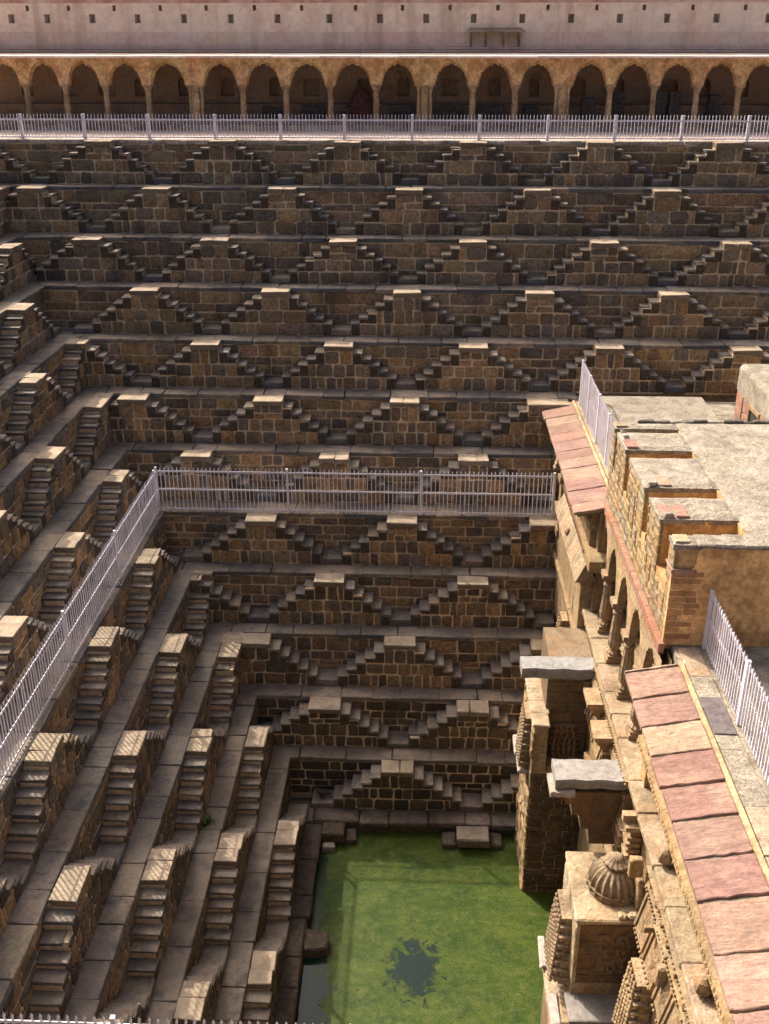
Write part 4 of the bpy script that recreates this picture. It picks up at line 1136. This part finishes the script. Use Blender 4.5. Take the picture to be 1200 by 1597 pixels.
# ------------------------------------------------------------------ things at the far right of the pavilion terrace
def right_end():
    d = MB(); d.cham(5.15, 8.42, 22.9, 29.72, Z[5] - .25, Z[5] + .28, .02, .0)
    o = d.build('flat_roof', M['roof']); tag(o, 'plain beige flat roof slab behind the battlements, below the far wall', 'roof')
    s = thing('small_stair', 'short flight of dark stone steps between flat roof and small red-panelled house', 'stairs')
    for k in range(4):
        box(s, 'step', 8.46, 9.0, 28.9 - k * .32, 29.2 - k * .32, Z[5] - .4, Z[5] - .02 - k * .1, 'tread', (.30, .25, .18), .015, .006)
    b = thing('small_house', 'small plastered house with red sandstone panels and doorway at the right edge', 'building')
    X, y1, y0, zt = 9.02, 28.5, 23.0, -5.32
    MB().box(X + .06, 14, y0, y1, Z[5] - .3, zt - .12).build('wall', M['plaster'], b, (.50, .37, .22))
    n = 10; prof = [(X + .02, zt - .75), (X + .1, zt - .75), (14, zt - .75), (14, zt)] + [(X + .02 + .16 * (1 - math.sin(a)), zt - .16 * (1 - math.cos(a))) for a in [math.pi / 2 * k / 6 for k in range(7)]]
    m = MB(); m.extrude_y(prof, y0 - .03, y1 + .04); m.build('rounded_roof', M['roof'], b)
    y = y1 - .02
    for k in range(6):
        if k == 2:
            MB().box(X + .055, X + .075, y - .75, y, Z[5], -6.2).build('doorway', M['dark'], b)  # thin dark sheet painted as the shade inside the door
            box(b, 'door_post', X, X + .12, y - .86, y - .75, Z[5], -6.1, 'sand', YEL, .01, .003); box(b, 'lintel', X - .01, X + .12, y - .86, y + .04, -6.2, -6.07, 'sand', YEL, .01, .003)
            y -= .88; continue
        for z0, z1 in ((Z[5], -6.55), (-6.5, -6.1)):
            box(b, 'red_panel', X + .02, X + .08, y - .58, y - .02, z0 + .01, z1, 'slab', jit((.40, .19, .14), .1), .01, .003)
        box(b, 'pilaster', X, X + .1, y - .66, y - .58, Z[5], -6.1, 'sand', YEL, .01, .003)
        y -= .66
right_end()

# ------------------------------------------------------------------ pigeon on the low landing beside the water
def pigeon():
    m = MB(); m.smooth = True; n = 12
    spine = [(-.20, .075, .012), (-.13, .085, .028), (-.07, .10, .052), (-.01, .115, .066), (.05, .135, .062), (.09, .165, .045), (.105, .20, .032), (.115, .225, .034), (.13, .235, .028), (.148, .232, .010), (.165, .226, .004)]
    for x, z, r_ in spine:
        for k in range(n):
            a = 2 * math.pi * k / n; m.v.append((x, r_ * 1.0 * math.cos(a), z + r_ * math.sin(a)))
    for k in range(len(spine) - 1):
        for q in range(n): m.f.append((k * n + q, k * n + (q + 1) % n, (k + 1) * n + (q + 1) % n, (k + 1) * n + q))
    m.f.append(tuple(range(n))); m.f.append(tuple(range(len(spine) * n - 1, (len(spine) - 1) * n - 1, -1)))
    for s in (-.025, .025):
        m.lathe([(.006, 0), (.006, .06)], 0.0, s, 0, 6); m.box(-.02, .035, s - .006, s + .006, 0, .006)
    o = m.build('pigeon', plain('pigeon_feathers', (.03, .03, .034), .6), None, None, (-2.66, 22.98, Z[12] + (Z[11] - Z[12]) / 7 + .012))
    o.rotation_euler = (0, 0, math.pi + .15); o.scale = (1.45, 1.45, 1.45)
    tag(o, 'dark pigeon standing on a pale landing stone just above the water', 'bird')
pigeon()
# floating leaves and scraps on the algae
def scraps():
    m = MB()
    for k in range(140):
        x, y = random.uniform(-2.4, 3.2), random.uniform(14.5, 22.1); r_ = random.choice([.012, .018, .025, .045]); a = random.uniform(0, 6.28)
        p = [(x + r_ * f * math.cos(a + b), y + r_ * f * math.sin(a + b), WATER + .006 + random.uniform(0, .008)) for f, b in ((1.6, 0), (.6, 1.4), (1.3, 3.1), (.6, 4.6))]
        m.add(p, [(0, 1, 2, 3)])
    o = stuff(m.build('floating_leaves', plain('wet_leaf', (.012, .012, .006), .7), None, None)); tag(o, 'dark leaves and scraps floating on the green algae', 'leaves')
scraps()

# ------------------------------------------------------------------ weeds in the joints
M['leaf'] = weathered('weed_leaf', base=(0.07, 0.12, 0.025), var=0.4, stain=0.2, bump=0.1)
def weed(x, y, z, r_, n, lab):
    m = MB()
    for k in range(n):
        a = random.uniform(0, 6.28); l = r_ * random.uniform(.5, 1.2); w_ = l * .22; e = random.uniform(.25, 1.2)
        d = Vector((math.cos(a) * math.cos(e), math.sin(a) * math.cos(e), math.sin(e))); q = Vector((-math.sin(a), math.cos(a), 0)) * w_
        o = Vector((random.uniform(-1, 1), random.uniform(-1, 1), 0)) * r_ * .35
        p = [o, o + d * l * .5 + q, o + d * l + Vector((0, 0, -l * .15)), o + d * l * .5 - q]
        m.add([tuple(v) for v in p], [(0, 1, 2, 3)])
    tag(m.build('weed', M['leaf'], None, None, (x, y, z)), lab, 'plant', 'small weeds in the joints')
weed(-4.98, 19.05, Z[10] + .0, .2, 40, 'small green weed on the left ledge above the long lower stairs')
weed(.85, 23.83, Z[11] + .8, .09, 18, 'tiny green weed in the face of a low far staircase')
weed(-1.55, 22.6, Z[12] + .25, .13, 26, 'green weed on the lowest far steps right of the pigeon')
weed(-3.35, 22.0, Z[12] + .02, .22, 44, 'mossy weed in the dark corner by the water')
